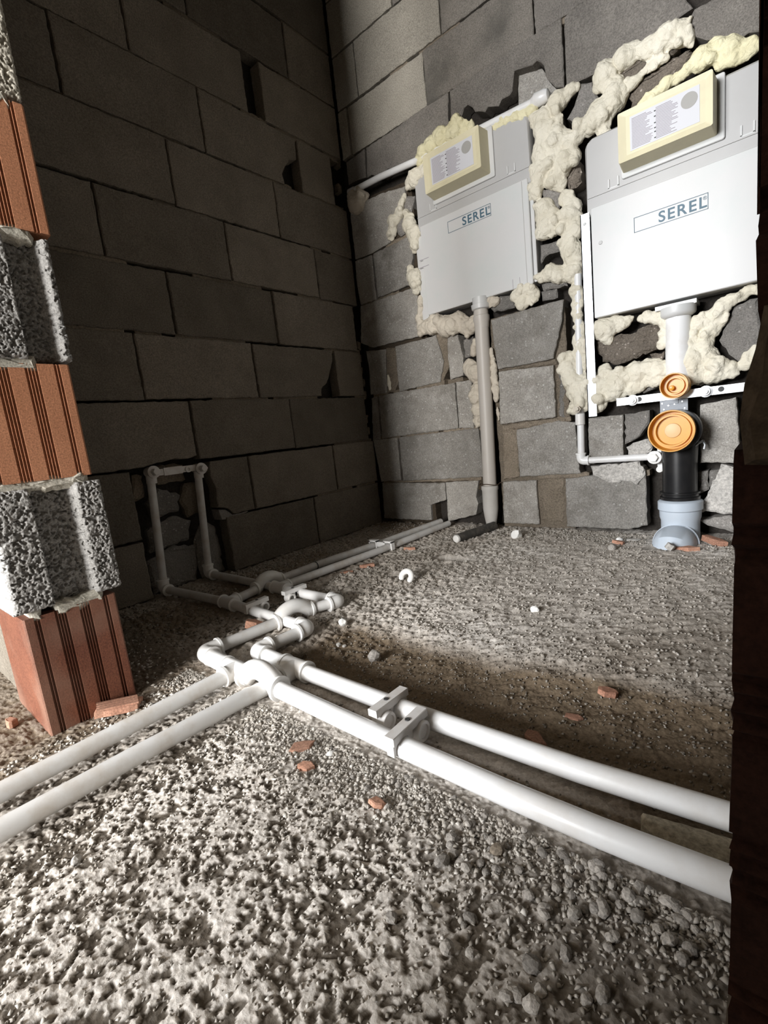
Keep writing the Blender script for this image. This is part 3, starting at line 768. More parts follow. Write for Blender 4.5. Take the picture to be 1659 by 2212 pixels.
for z0, z1, js, mts in [
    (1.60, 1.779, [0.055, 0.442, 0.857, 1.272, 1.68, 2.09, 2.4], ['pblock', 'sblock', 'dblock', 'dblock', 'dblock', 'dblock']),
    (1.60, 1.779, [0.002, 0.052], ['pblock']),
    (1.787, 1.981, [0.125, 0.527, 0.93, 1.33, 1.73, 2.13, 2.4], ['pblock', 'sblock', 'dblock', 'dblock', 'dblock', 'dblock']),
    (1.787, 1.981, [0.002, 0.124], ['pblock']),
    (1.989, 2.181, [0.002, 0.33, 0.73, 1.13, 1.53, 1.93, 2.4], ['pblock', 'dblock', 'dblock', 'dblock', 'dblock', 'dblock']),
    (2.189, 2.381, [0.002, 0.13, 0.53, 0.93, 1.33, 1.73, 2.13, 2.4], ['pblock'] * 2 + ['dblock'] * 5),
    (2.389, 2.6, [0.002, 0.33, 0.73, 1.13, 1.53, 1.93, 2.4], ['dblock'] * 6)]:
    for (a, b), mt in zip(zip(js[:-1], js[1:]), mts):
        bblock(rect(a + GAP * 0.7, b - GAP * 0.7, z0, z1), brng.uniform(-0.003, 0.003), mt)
for k in range(7):          # beyond the right cistern, hidden by the jamb from here
    o = 0.2 if k % 2 else 0.0
    for a, b in ((1.47, 1.85 - o), (1.855 - o, 2.25 - o), (2.255 - o, 2.41)):
        bblock(rect(a, b - 0.004, 0.2 * k + 0.004, 0.2 * k + 0.196), brng.uniform(-0.003, 0.003))
for z, u0, u1 in [(0.2, 0.02, 0.5), (0.4, 0.02, 0.5), (0.6, 0.02, 0.45), (0.8, 0.02, 0.3), (1.0, 0.02, 0.28), (1.2, 0.02, 0.25), (1.597, 0.5, 1.6), (1.783, 0.1, 1.6), (1.985, 0.3, 1.6), (0.2, 0.66, 1.1), (0.4, 0.66, 0.9)]:
    u = u0
    while u < u1:
        L = brng.uniform(0.05, 0.22)
        if brng.random() < 0.6:
            bblock(rect(u, u + L, z - 0.009, z + 0.009), 0.006, 'mortar', 'mortar_joint', 0.045, bev=0.003, step=0.012, jit=0.003)
        u += L + brng.uniform(0.01, 0.06)

# ------------------------------------------------------------------ left jamb of the doorway: clay bricks and lightweight blocks in turn
JX = 0.572


def ribbed_brick(y0, y1, z0, z1, x_face, mat, grooves, length=0.19):
    """extruded hollow clay brick: fine grooves run up its end face"""
    prof = []
    w = y1 - y0
    for g in grooves:
        for dx, dd in ((-0.0021, 0.0), (-0.0013, 0.0042), (0.0013, 0.0042), (0.0021, 0.0)):
            prof.append((y0 + w * g + dx, -dd))
    prof = [(y0, -0.002), (y0 + 0.002, 0.0)] + prof + [(y1 - 0.003, 0.0), (y1, -0.003)]
    pts = [(x_face + d, y) for y, d in prof] + [(x_face - length, y1), (x_face - length, y0)]
    n = len(pts)
    V = [(x, y, z0) for x, y in pts] + [(x, y, z1) for x, y in pts]
    Fc = [tuple(range(n))[::-1], tuple(range(n, 2 * n))]
    for i in range(n):
        j = (i + 1) % n
        Fc.append((i, j, n + j, n + i))
    return make('clay_brick', (V, Fc), M[mat], wall_front)


GR = [0.115, 0.145, 0.325, 0.355, 0.385, 0.415, 0.585, 0.615, 0.645, 0.675, 0.86, 0.89]
ribbed_brick(-1.546, -1.410, -0.02, 0.196, JX + 0.004, 'clay_low', GR)
ribbed_brick(-1.552, -1.406, 0.408, 0.590, JX + 0.004, 'clay', GR)
ribbed_brick(-1.540, -1.392, 0.792, 0.978, JX + 0.004, 'clay', GR)
ribbed_brick(-1.540, -1.396, 1.19, 1.375, JX, 'clay', GR)
ribbed_brick(-1.540, -1.396, 1.59, 1.775, JX, 'clay', GR)


def popcorn_block(y0, y1, z0, z1, x_face, mat, recess, depth=0.19):
    """end of a lightweight block: two flanges beside a sunk channel, open grainy surface"""
    ny_, nz_ = int((y1 - y0) / 0.0011), int((z1 - z0) / 0.0012)
    yy, zz = np.meshgrid(np.linspace(y0, y1, ny_), np.linspace(z0, z1, nz_))
    t = (yy - y0) / (y1 - y0)
    a, b = recess
    ch = sstep(a - 0.02, a + 0.02, t) * sstep(b + 0.07, b - 0.03, t)
    lump = np.maximum(lumps(yy.ravel(), zz.ravel(), 0.0042, 7, 0.85), 0.8 * lumps(yy.ravel(), zz.ravel(), 0.0036, 19, 0.8)).reshape(yy.shape)
    edge = np.minimum(np.minimum(t, 1 - t) * (y1 - y0), np.minimum(zz - z0, z1 - zz))
    rnd = np.clip(1 - edge / 0.006, 0, 1) ** 2 * 0.006
    yr, zr = yy.ravel(), zz.ravel()
    vn = (0.6 * vnoise(yr, zr, 0.0040, 23) + 0.4 * vnoise(yr, zr, 0.0024, 41)).reshape(yy.shape)
    voids = sstep(0.47, 0.33, vn)
    xs = x_face - 0.026 * ch + 0.0022 * lump - 0.0055 * voids - rnd
    V = np.stack([xs, yy, zz], -1).reshape(-1, 3).tolist()
    Fc = []
    for j in range(nz_ - 1):
        for i in range(ny_ - 1):
            q = j * ny_ + i
            Fc.append((q, q + 1, q + ny_ + 1, q + ny_))
    n0 = len(V)
    border = [i for i in range(ny_)] + [j * ny_ + ny_ - 1 for j in range(1, nz_)] + [(nz_ - 1) * ny_ + i for i in range(ny_ - 2, -1, -1)] + [j * ny_ for j in range(nz_ - 2, 0, -1)]
    for q in border:
        V.append((x_face - depth, V[q][1], V[q][2]))
    m = len(border)
    for i in range(m):
        j = (i + 1) % m
        Fc.append((border[i], n0 + i, n0 + j, border[j]))
    return make('lightweight_block', (V, Fc), M[mat], wall_front, smooth='all')


popcorn_block(-1.556, -1.398, 0.206, 0.398, JX + 0.012, 'popcorn', (0.36, 0.70))
popcorn_block(-1.556, -1.400, 0.596, 0.782, JX + 0.012, 'popcorn', (0.62, 0.88))
popcorn_block(-1.540, -1.392, 0.985, 1.18, JX + 0.006, 'popcorn_pale', (2.0, 3.0))
popcorn_block(-1.540, -1.396, 1.385, 1.58, JX, 'popcorn_pale', (0.36, 0.70))
popcorn_block(-1.540, -1.396, 1.785, 2.05, JX, 'popcorn_pale', (0.36, 0.70))
# bedding mortar squeezed out between them
for z, ys in [(0.200, [(-1.50, -1.43), (-1.535, -1.52)]), (0.402, [(-1.545, -1.41)]), (0.594, [(-1.52, -1.45)]), (0.785, [(-1.50, -1.42)]), (0.98, [(-1.5, -1.41)])]:
    for a, b in ys:
        make('mortar_bead', slab(rect(a, b, z - 0.012, z + 0.010), lambda u, v, d: (JX + 0.006 - d, u, v), 0.10, bev=0.006, step=0.008, jit=0.004, rng=brng), M['popcorn_pale'], wall_front)
# face of the same wall on the near side, left of the jamb
for z0, z1, js, yf in [(0.0, 0.196, [0.53, 0.13, -0.05], -1.537), (0.204, 0.396, [0.385, -0.05], -1.548), (0.404, 0.596, [0.385, -0.05], -1.545), (0.604, 0.796, [0.385, -0.05], -1.55), (0.804, 0.996, [0.385, -0.05], -1.545)]:
    for a, b in zip(js[:-1], js[1:]):
        make('concrete_block', slab(rect(b, a - 0.004, z0, z1), lambda u, v, d, yf=yf: (u, yf + d, v), 0.06, rng=brng), M['shell'], wall_front)

# ------------------------------------------------------------------ right jamb, close to the camera: clay bricks laid flat, ribs level, colours darkened for the shade there
def flat_ribbed(x0, x1, z0, z1, y_face, mat, depth=0.13):
    prof = []
    h = z1 - z0
    for g in GR:
        for dz, dd in ((-0.003, 0.0), (-0.001, 0.003), (0.001, 0.003), (0.003, 0.0)):
            prof.append((z0 + h * g + dz, dd))
    prof = [(z0, 0.003), (z0 + 0.003, 0.0)] + prof + [(z1 - 0.003, 0.0), (z1, 0.003)]
    pts = [(y_face + d, z) for z, d in prof] + [(y_face + depth, z1), (y_face + depth, z0)]
    n = len(pts)
    V = [(x0 + brng.uniform(-0.0006, 0.0006), y, z) for y, z in pts] + [(x1, y, z) for y, z in pts]
    Fc = [tuple(range(n)), tuple(range(n, 2 * n))[::-1]]
    for i in range(n):
        j = (i + 1) % n
        Fc.append((i, n + i, n + j, j))
    return make('clay_brick', (V, Fc), M[mat], wall_front)


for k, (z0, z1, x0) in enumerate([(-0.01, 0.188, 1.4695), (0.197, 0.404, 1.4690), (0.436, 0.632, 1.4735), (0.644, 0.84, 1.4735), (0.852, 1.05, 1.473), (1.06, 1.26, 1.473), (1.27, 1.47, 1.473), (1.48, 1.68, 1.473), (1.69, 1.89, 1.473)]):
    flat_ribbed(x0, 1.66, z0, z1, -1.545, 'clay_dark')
make('mortar_bead', slab([(1.471, 0.400), (1.66, 0.400), (1.66, 0.440), (1.4745, 0.440), (1.473, 0.430), (1.4708, 0.421), (1.4700, 0.412)], on_back(-1.549), 0.13, bev=0.003, step=0.008, jit=0.0006, rng=brng), M['mortar_dark'], wall_front)
make('mortar_bead', slab([(1.4680, 0.184), (1.66, 0.184), (1.66, 0.200), (1.4690, 0.200), (1.4675, 0.192)], on_back(-1.550), 0.13, bev=0.003, step=0.008, jit=0.0008, rng=brng), M['mortar_dark'], wall_front)

# ------------------------------------------------------------------ pipework on the floor
PR = 0.0128
ZP = 0.017


def elbow_geo(c, d1, d2, r=0.0172, leg=0.031, bend=0.013):
    """socket elbow: c = corner of the axes, d1 and d2 = unit directions of its two legs"""
    c, d1, d2 = Vector(c), Vector(d1).normalized(), Vector(d2).normalized()
    path = [c + d1 * leg]
    for k in range(9):
        t = k / 8
        path.append(c + d1 * bend * (1 - t) ** 2 + d2 * bend * t ** 2)
    path.append(c + d2 * leg)
    return join(tube(path, r, 20), ring(c + d1 * (leg - 0.004), d1, r + 0.0022, r - 0.006, 0, 0.0052), ring(c + d2 * (leg - 0.004), d2, r + 0.0022, r - 0.006, 0, 0.0052))


def tee_geo(c, d, b, r=0.0172, leg=0.030, bl=0.030):
    c, d, b = Vector(c), Vector(d).normalized(), Vector(b).normalized()
    return join(tube([c - d * leg, c + d * leg], r, 20), tube([c, c + b * bl], r, 20),
                *[ring(c + v * (l - 0.004), v, r + 0.0022, r - 0.006, 0, 0.0052) for v, l in ((d, leg), (-d, leg), (b, bl))])


def arch_geo(c, d, half=0.049, rise=0.0220, r=0.0175):
    """crossover: a pipe bowed up over another pipe, with a collar at each end"""
    c, d = Vector(c), Vector(d).normalized()
    path = []
    for k in range(21):
        s = -half + 2 * half * k / 20
        t = max(0.0, 1 - (abs(s) / (half * 0.88)) ** 2)
        path.append(c + d * s + Vector((0, 0, rise * (t ** 0.8))))
    return join(tube(path, r, 20), ring(c + d * half, d, 0.0215, 0.011, -0.003, 0.003), ring(c - d * half, -d, 0.0215, 0.011, -0.004, 0.003),
                tube([c + d * half * 0.72, c + d * half], 0.0160, 20), tube([c - d * half * 0.72, c - d * half], 0.0160, 20))


xd, yd, zd = Vector((1, 0, 0)), Vector((0, 1, 0)), Vector((0, 0, 1))
# --- outer line: right-hand run, crossover, tee, elbow, crossover, elbow, tee, wall riser
hot = thing('water_pipe_line', 'white water pipe line nearest the camera, bowing over the left branch pipe and ending at the right wall riser', 'pipe', (0.8, -1.28, 0))
R1 = [(1.62, -1.274, 0.0205), (1.455, -1.286, 0.0185), (1.352, -1.291, 0.0178), (1.258, -1.292, 0.0175), (1.103, -1.290, 0.0175), (0.832, -1.281, ZP)]
make('pipe', tube(R1, 0.0140), M['white_pipe'], hot, True)
make('crossover', arch_geo((0.787, -1.280, ZP), (1, 0.02, 0)), M['fitting'], hot, True)
make('tee', tee_geo((0.704, -1.277, ZP), (1, 0, 0), (0.05, -1, 0), r=0.0170, leg=0.034), M['fitting'], hot, True)
make('pipe', tube([(0.707, -1.29, ZP), (0.709, -1.55, ZP), (0.709, -1.72, ZP + 0.001), (0.71, -2.3, ZP)], 0.0135), M['grey_white_pipe'], hot, True)
make('elbow', elbow_geo((0.573, -1.270, ZP), (1, 0, 0), (0.05, 1, 0), r=0.0180, leg=0.034), M['fitting'], hot, True)
make('pipe', tube([(0.60, -1.273, ZP), (0.68, -1.277, ZP)], 0.0165), M['fitting'], hot, True)
make('pipe', tube([(0.574, -1.25, ZP), (0.586, -1.09, ZP)], PR), M['grey_white_pipe'], hot, True)
make('crossover', arch_geo((0.589, -1.046, ZP), (0.1, 1, 0)), M['fitting'], hot, True)
make('pipe', tube([(0.594, -1.005, ZP), (0.620, -0.94, ZP)], PR), M['grey_white_pipe'], hot, True)
make('elbow', elbow_geo((0.625, -0.926, ZP), (-0.25, -1, 0), (-1, -0.02, 0)), M['fitting'], hot, True)
make('pipe', tube([(0.60, -0.927, ZP), (0.40, -0.925, ZP)], PR), M['white_pipe'], hot, True)
make('tee', tee_geo((0.380, -0.922, ZP), (1, 0.02, 0), (-0.03, 1, 0)), M['fitting'], hot, True)
make('pipe', tube([(0.37, -0.90, ZP), (0.385, -0.50, ZP - 0.003), (0.40, -0.045, ZP)], 0.0125), M['grey_white_pipe'], hot, True)
make('pipe', tube([(0.36, -0.922, ZP), (-0.01, -0.918, ZP)], 0.0125), M['grey_white_pipe'], hot, True)
make('elbow', elbow_geo((-0.022, -0.918, ZP), (1, 0, 0), (0, 0.03, 1)), M['fitting'], hot, True)
make('pipe', tube([(-0.022, -0.917, 0.03), (-0.016, -0.897, 0.365)], 0.0122), M['grey_white_pipe'], hot, True)
hex_prof = [(0.0, 0.020), (0.012, 0.020), (0.014, 0.016), (0.030, 0.0145), (0.031, 0.011)]
make('outlet_elbow', join(lathe((-0.016, -0.894, 0.376), (1, 0, 0), [(-0.012, 0.017), (0.016, 0.017), (0.018, 0.019), (0.024, 0.019), (0.025, 0.012)]), tube([(-0.016, -0.894, 0.376), (-0.016, -0.896, 0.345)], 0.0155)), M['clip'], hot, True)
make('hex_plug', lathe((0.008, -0.894, 0.376), (1, 0, 0), [(0, 0.0115), (0.02, 0.0115), (0.021, 0.0095)], 6), M['clip'], hot)

# --- inner line: right-hand run, tee, elbow, elbow, under the crossover, tee, wall riser
cold = thing('water_pipe_line', 'white water pipe line running behind the nearest one, passing under its crossover to the left wall riser', 'pipe', (0.8, -1.21, 0))
make('pipe', tube([(1.62, -1.192, 0.0175), (1.453, -1.205, 0.0165), (1.308, -1.216, 0.0165), (1.084, -1.222, ZP), (0.83, -1.219, ZP)], 0.0137), M['white_pipe'], cold, True)
make('tee', tee_geo((0.805, -1.217, ZP), (1, 0, 0), (0, -1, 0), r=0.0172, leg=0.032, bl=0.034), M['fitting'], cold, True)
make('pipe', tube([(0.804, -1.250, ZP - 0.003), (0.802, -1.285, ZP - 0.006), (0.801, -1.33, ZP - 0.003), (0.792, -1.50, ZP - 0.002), (0.79, -1.72, ZP), (0.785, -2.3, ZP)], 0.0137), M['grey_white_pipe'], cold, True)
make('pipe', tube([(0.78, -1.216, ZP), (0.70, -1.212, ZP)], 0.0140), M['fitting'], cold, True)
make('elbow', elbow_geo((0.675, -1.212, ZP), (1, 0, 0), (0.03, 1, 0), leg=0.032), M['fitting'], cold, True)
make('pipe', tube([(0.677, -1.185, ZP), (0.682, -1.10, ZP)], PR), M['grey_white_pipe'], cold, True)
make('elbow', elbow_geo((0.682, -1.080, ZP), (-0.05, -1, 0), (-1, 0, 0)), M['fitting'], cold, True)
make('pipe', tube([(0.66, -1.080, ZP), (0.36, -1.066, ZP)], PR), M['white_pipe'], cold, True)
make('tee', tee_geo((0.338, -1.065, ZP), (1, -0.04, 0), (-0.22, 1, 0)), M['fitting'], cold, True)
make('pipe', tube([(0.333, -1.045, ZP), (0.312, -0.945, ZP)], PR), M['grey_white_pipe'], cold, True)
make('crossover', arch_geo((0.306, -0.910, ZP), (-0.06, 1, 0)), M['fitting'], cold, True)
make('pipe', tube([(0.303, -0.865, ZP), (0.300, -0.69, ZP), (0.318, -0.35, ZP - 0.003), (0.345, -0.02, ZP + 0.002)], 0.0125), M['grey_white_pipe'], cold, True)
make('tape_band', ring((0.3005, -0.715, ZP), (0, 1, 0), 0.0135, 0.011, -0.002, 0.002), M['tape'], cold)
make('pipe', tube([(0.32, -1.064, ZP), (0.01, -1.080, ZP)], 0.0125), M['grey_white_pipe'], cold, True)
make('elbow', elbow_geo((-0.008, -1.081, ZP), (1, 0, 0), (0, 0.03, 1)), M['fitting'], cold, True)
make('pipe', tube([(-0.008, -1.080, 0.03), (-0.018, -1.053, 0.365)], 0.0122), M['grey_white_pipe'], cold, True)
make('outlet_elbow', join(lathe((-0.016, -1.050, 0.385), (1, 0, 0), [(-0.012, 0.017), (0.016, 0.017), (0.018, 0.019), (0.024, 0.019), (0.025, 0.012)]), tube([(-0.016, -1.050, 0.385), (-0.017, -1.052, 0.35)], 0.0155)), M['clip'], cold, True)
make('hex_plug', lathe((0.008, -1.050, 0.385), (1, 0, 0), [(0, 0.0115), (0.02, 0.0115), (0.021, 0.0095)], 6), M['clip'], cold)

# the bar that holds the two riser outlets apart
bar = tag(make('outlet_spacer_bar', join(box(-0.012, -0.004, -1.034, -0.908, 0.371, 0.391), box(-0.010, -0.001, -1.015, -0.955, 0.369, 0.393),
          ring((-0.006, -0.935, 0.379), (1, 0, 0), 0.010, 0.005, 0.0, 0.006)), M['clip']), 'dusty plastic bar between the two capped pipe outlets in the left wall', 'bar')


# --- pipe clips
def pipe_clip(label, pc, bc, top_z, mat='clip', closed=True, rr=0.0145, w=0.016, group='plastic pipe clips on the floor pipes'):
    """twin clip: a saddle round the pipe at pc, an empty ring at bc, a flat bar across the top"""
    px, py, pz, pr = pc
    bx_, by, bz = bc
    t = thing('pipe_clip', label, 'pipe clip', (px, py, 0), group)
    s = 1 if by > py else -1
    y0, y1 = sorted((py - s * (pr + 0.006), by + s * (rr + 0.003)))
    x0, x1 = px - w / 2, px + w / 2
    make('top_bar', slab([(x0, y0), (x1, y0), (x1 + bx_ - px, y1), (x0 + bx_ - px, y1)], lambda u, v, d: (u, v, top_z - d), 0.011, bev=0.001, jit=0.0002, step=0.05, rng=brng), M[mat], t)
    # saddle: a square-shouldered block with the pipe bore cut through it
    V, Fc = [], []
    n = 18
    for xx in (x0 + 0.002, x1 - 0.002):
        for k in range(n + 1):
            a = math.pi * 1.12 * k / n - 0.06 * math.pi
            V.append((xx, py + (pr + 0.0006) * math.cos(a), pz + (pr + 0.0006) * math.sin(a)))
        for k in range(n + 1):
            a = math.pi * 1.12 * k / n - 0.06 * math.pi
            c_, s_ = math.cos(a), math.sin(a)
            q = max(abs(c_), abs(s_), 1e-6)
            V.append((xx, py + (pr + 0.0055) * c_ / max(q, 0.78), min(pz + (pr + 0.006) * s_ / max(q, 0.78), top_z - 0.003)))
    m = n + 1
    for k in range(n):
        for o_ in (0, 2 * m):
            q = (o_ + k, o_ + k + 1, o_ + m + k + 1, o_ + m + k)
            Fc.append(q if o_ else q[::-1])
        Fc.append((k, k + 1, 2 * m + k + 1, 2 * m + k))
        Fc.append((m + k, 3 * m + k, 3 * m + k + 1, m + k + 1))
    make('saddle', (V, Fc), M[mat], t)
    prof = [(-0.008, rr), (0.012, rr), (0.0135, rr - 0.001), (0.0135, rr - 0.0045), (0.011, rr - 0.005)]
    if not closed:
        prof = [(-0.008, rr - 0.0045), (-0.008, rr), (0.012, rr), (0.0135, rr - 0.001), (0.0135, rr - 0.0045), (-0.008, rr - 0.0045)]
    make('ring', lathe((bx_, by, bz), (1, 0, 0), prof, 24, cap=closed), M[mat], t, True)
    make('web', box((px + bx_) / 2 - 0.004, (px + bx_) / 2 + 0.004, min(py + s * pr, by - s * rr), max(py + s * pr, by - s * rr), pz - 0.002, top_z - 0.004), M[mat], t)
    make('screw_slot', lathe(((px + bx_) / 2 - 0.001, (py + by) / 2 + s * 0.003, top_z - 0.001), (0, 0, 1), [(0, 0.0042), (0.002, 0.0036)], 10), M['tape'], t)
    return t


pipe_clip('pipe clip on the rear pipe run, its empty ring facing the front pipe', (1.044, -1.222, ZP, 0.0137), (1.046, -1.256, 0.0165), 0.040)
pipe_clip('pipe clip on the front pipe run, its empty ring facing the rear pipe', (1.104, -1.290, 0.0175, 0.0140), (1.102, -1.250, 0.0175), 0.041)
pipe_clip('white pipe clip with an open ring left of the far floor elbow', (0.468, -0.926, ZP, PR), (0.472, -0.964, 0.016), 0.038, 'fitting', False, 0.0125)
pipe_clip('white pipe clip with an open ring just left of the middle crossover', (0.452, -1.071, ZP, PR), (0.452, -1.036, 0.016), 0.038, 'fitting', False, 0.0125)
pc = thing('pipe_clip', 'small twin pipe clip holding the two parallel pipes that run to the back wall', 'pipe clip', (0.345, -0.43, 0), 'plastic pipe clips on the floor pipes')
for xx in (0.314, 0.386):
    make('saddle', join(box(xx - 0.019, xx - 0.0135, -0.439, -0.421, 0.004, 0.034), box(xx + 0.0135, xx + 0.019, -0.439, -0.421, 0.004, 0.034), box(xx - 0.019, xx + 0.019, -0.439, -0.421, 0.0295, 0.036)), M['fitting'], pc)
make('web', box(0.333, 0.367, -0.436, -0.424, 0.012, 0.030), M['fitting'], pc)

# ------------------------------------------------------------------ cisterns on the back wall
def rrect(x0, x1, z0, z1, rad, corners=(1, 1, 1, 1), n=6):
    P = []
    for (cx, cz, a0), on in zip(((x1 - rad, z1 - rad, 0), (x0 + rad, z1 - rad, 90), (x0 + rad, z0 + rad, 180), (x1 - rad, z0 + rad, 270)), corners):
        if on:
            for k in range(n + 1):
                a = math.radians(a0 + 90 * k / n)
                P.append((cx + rad * math.cos(a), cz + rad * math.sin(a)))
        else:
            P.append((x1 if a0 in (0, 270) else x0, z1 if a0 in (0, 90) else z0))
    return P


def plate(P, y0, y1, bev=0.0015):
    return slab(P, on_back(y0), y1 - y0, bev=bev, jit=0.0, step=9.0, rng=brng)


def text_mesh(body, size, x, z, y, mat, parent, bold=0.0, name='lettering', space=1.0):
    cu = bpy.data.curves.new(name, 'FONT')
    cu.body = body
    cu.size = size
    cu.extrude = 0.0004
    cu.offset = bold
    cu.space_character = space
    ob = bpy.data.objects.new(name, cu)
    COL.objects.link(ob)
    bpy.context.view_layer.update()
    me = bpy.data.meshes.new_from_object(ob.evaluated_get(bpy.context.evaluated_depsgraph_get()))
    bpy.data.objects.remove(ob)
    V = [(x + v.co.x, y - v.co.z, z + v.co.y) for v in me.vertices]
    Fc = [tuple(p.vertices) for p in me.polygons]
    return make(name, (V, Fc), mat, parent)


def cistern(label, x0, x1, z0, z1, split, yf, bxs, stk, outlet, flange_left, group):
    t = thing('concealed_cistern', label, 'cistern', ((x0 + x1) / 2, 0.0, z0), group)
    yb = 0.055
    make('body', plate(rrect(x0 - 0.012, x1 + 0.012, split - 0.02, z1, 0.03, (1, 1, 0, 0)), yf, yb, 0.006), M['cistern_grey'], t, True)
    make('front_board', plate(rrect(x0, x1, z0, split, 0.004), yf - 0.004, yb, 0.002), M['cistern_white'], t)
    if flange_left:
        make('side_flange', plate(rrect(x0 - 0.034, x0 - 0.001, z0 - 0.03, split - 0.03, 0.004), yf + 0.006, yb), M['cistern_white'], t)
        make('side_flange', plate(rrect(x1 + 0.001, x1 + 0.014, z0 + 0.004, split - 0.02, 0.004), yf + 0.003, yb), M['cistern_white'], t)
        make('panel_seam', box(x1 - 0.0215, x1 - 0.0200, yf - 0.0045, yf - 0.003, z0 + 0.006, split - 0.004), M['hole_grey'], t)
    make('moulded_ridge', box(x0 - 0.008, x1 + 0.008, yf - 0.003, yf + 0.01, split + 0.030, split + 0.034), M['cistern_grey'], t)
    for xx in (x0 + 0.052, x1 - 0.07):
        g = box(xx, xx + 0.004, yf - 0.003, yf, split + 0.036, split + 0.062)
        g2 = box(xx + 0.026, xx + 0.030, yf - 0.003, yf, split + 0.036, split + 0.062)
        g3 = box(xx, xx + 0.030, yf - 0.003, yf, split + 0.034, split + 0.038)
        make('clip_tab', join(g, g2, g3), M['cistern_white'], t)
    a, b, c, d, yfb = bxs
    make('access_plate', plate(rrect(a - 0.004, b + 0.016, c - 0.014, d + 0.008, 0.006), yf - 0.007, yf), M['cistern_white'], t)
    # cover box: slightly tapered block with soft edges and a shallow tray front
    P0 = rrect(a, b, c, d, 0.005)
    P1 = rrect(a + 0.004, b - 0.004, c + 0.004, d - 0.004, 0.005)
    P2 = rrect(a + 0.024, b - 0.020, c + 0.019, d - 0.017, 0.003)
    V = [(x, yf - 0.006, z) for x, z in P0] + [(x, yfb, z) for x, z in P1] + [(x, yfb + 0.004, z) for x, z in P2]
    n = len(P0)
    Fc = [tuple(range(2 * n, 3 * n))[::-1]]
    for r in (0, 1):
        for i in range(n):
            j = (i + 1) % n
            Fc.append((r * n + i, (r + 1) * n + i, (r + 1) * n + j, r * n + j)[::-1])
    cover = make('access_box', (V, Fc), M['box_cream'], t)
    ys = yfb + 0.0032
    w, h = b - a - 0.066, d - c - 0.048
    sx, sz = a + 0.034, c + 0.025
    make('label_sheet', box(sx, sx + w, ys, ys + 0.0006, sz, sz + h), M['label_sheet'], cover)
    pr_, kr = [], random.Random(5)
    for col in range(2):
        for k in range(22):
            zz = sz + h * (0.05 + 0.9 * k / 22)
            xa = sx + w * (0.03 + 0.36 * col)
            pr_.append(box(xa, xa + w * kr.uniform(0.2, 0.32), ys - 0.0005, ys, zz, zz + h * 0.018))
    make('printed_lines', join(*pr_), M['print_grey'], cover)
    make('printed_marks', join(*[box(sx + w * 0.365, sx + w * 0.39, ys - 0.0006, ys, sz + h * f, sz + h * (f + 0.03)) for f in (0.08, 0.25, 0.36, 0.5, 0.68, 0.83)]), M['print_black'], cover)
    make('finger_hole', lathe((sx + w * 0.86, ys, sz + h * 0.70), (0, -1, 0), [(-0.0003, 0.0185), (0.0006, 0.0185)], 28), M['hole_grey'], cover)  # flat disc, the shade inside the hole is its grey colour
    s0, s1, s2, s3 = stk
    yt = yf - 0.0046
    make('label_frame', join(box(s0, s1, yt - 0.0004, yt, s2, s2 + 0.0014), box(s0, s1, yt - 0.0004, yt, s3 - 0.0014, s3), box(s0, s0 + 0.0014, yt - 0.0004, yt, s2, s3), box(s1 - 0.0014, s1, yt - 0.0004, yt, s2, s3)), M['print_blue'], t)
    text_mesh('SEREL', (s3 - s2) * 0.98, s0 + (s1 - s0) * 0.345, s2 + (s3 - s2) * 0.16, yt, M['print_blue'], t, 0.0006, 'lettering', 1.17)
    text_mesh('®', (s3 - s2) * 0.3, s1 - 0.012, s2 + (s3 - s2) * 0.62, yt, M['print_blue'], t, 0.0, 'registered_mark')
    return t


c1 = cistern('concealed toilet cistern nearer the corner, with grey drain pipe below it', 0.372, 0.812, 0.872, 1.402, 1.205, -0.008, (0.447, 0.684, 1.268, 1.405, -0.074), (0.497, 0.675, 1.137, 1.177), None, True, 'concealed cisterns on the back wall')
c2 = cistern('concealed toilet cistern at the right edge, in a galvanised frame above the mounting rail', 1.010, 1.450, 0.708, 1.228, 1.032, -0.022, (1.104, 1.332, 1.092, 1.226, -0.090), (1.130, 1.312, 0.922, 0.963), None, False, 'concealed cisterns on the back wall')
# scratches on the left cistern board
for q in ((0.356, 0.400, 1.082, 1.084), (0.350, 0.398, 1.055, 1.057), (0.738, 0.7395, 0.872, 0.905), (0.764, 0.7655, 0.872, 0.905)):
    make('scratch_mark', box(q[0], q[1], -0.0126, -0.012, q[2], q[3]), M['print_grey'], c1)
# frame of the right cistern
make('frame_upright', join(box(0.978, 1.006, -0.026, -0.022, 0.40, 1.024), box(0.978, 0.981, -0.026, 0.05, 0.40, 1.024)), M['steel'], c2)
make('rivet', lathe((0.991, -0.026, 0.995), (0, -1, 0), [(0, 0.005), (0.002, 0.004)], 12), M['cistern_white'], c2)
make('keyhole_dimple', lathe((1.036, -0.0258, 0.926), (0, -1, 0), [(0, 0.006), (0.0015, 0.005)], 14), M['cistern_grey'], c2)
make('outlet_collar', join(box(1.180, 1.284, -0.022, 0.05, 0.688, 0.700), lathe((1.236, -0.002, 0.66), (0, 0, 1), [(0, 0.036), (0.006, 0.044), (0.012, 0.046), (0.03, 0.046)])), M['cistern_white'], c2, True)
make('outlet_pipe', tube([(1.236, -0.002, 0.665), (1.234, -0.002, 0.45)], 0.033, 28), M['white_pipe'], c2, True)
make('outlet_collar', lathe((0.604, -0.004, 0.835), (0, 0, 1), [(0, 0.028), (0.004, 0.034), (0.02, 0.036), (0.022, 0.030), (0.045, 0.030)]), M['cistern_white'], c1, True)

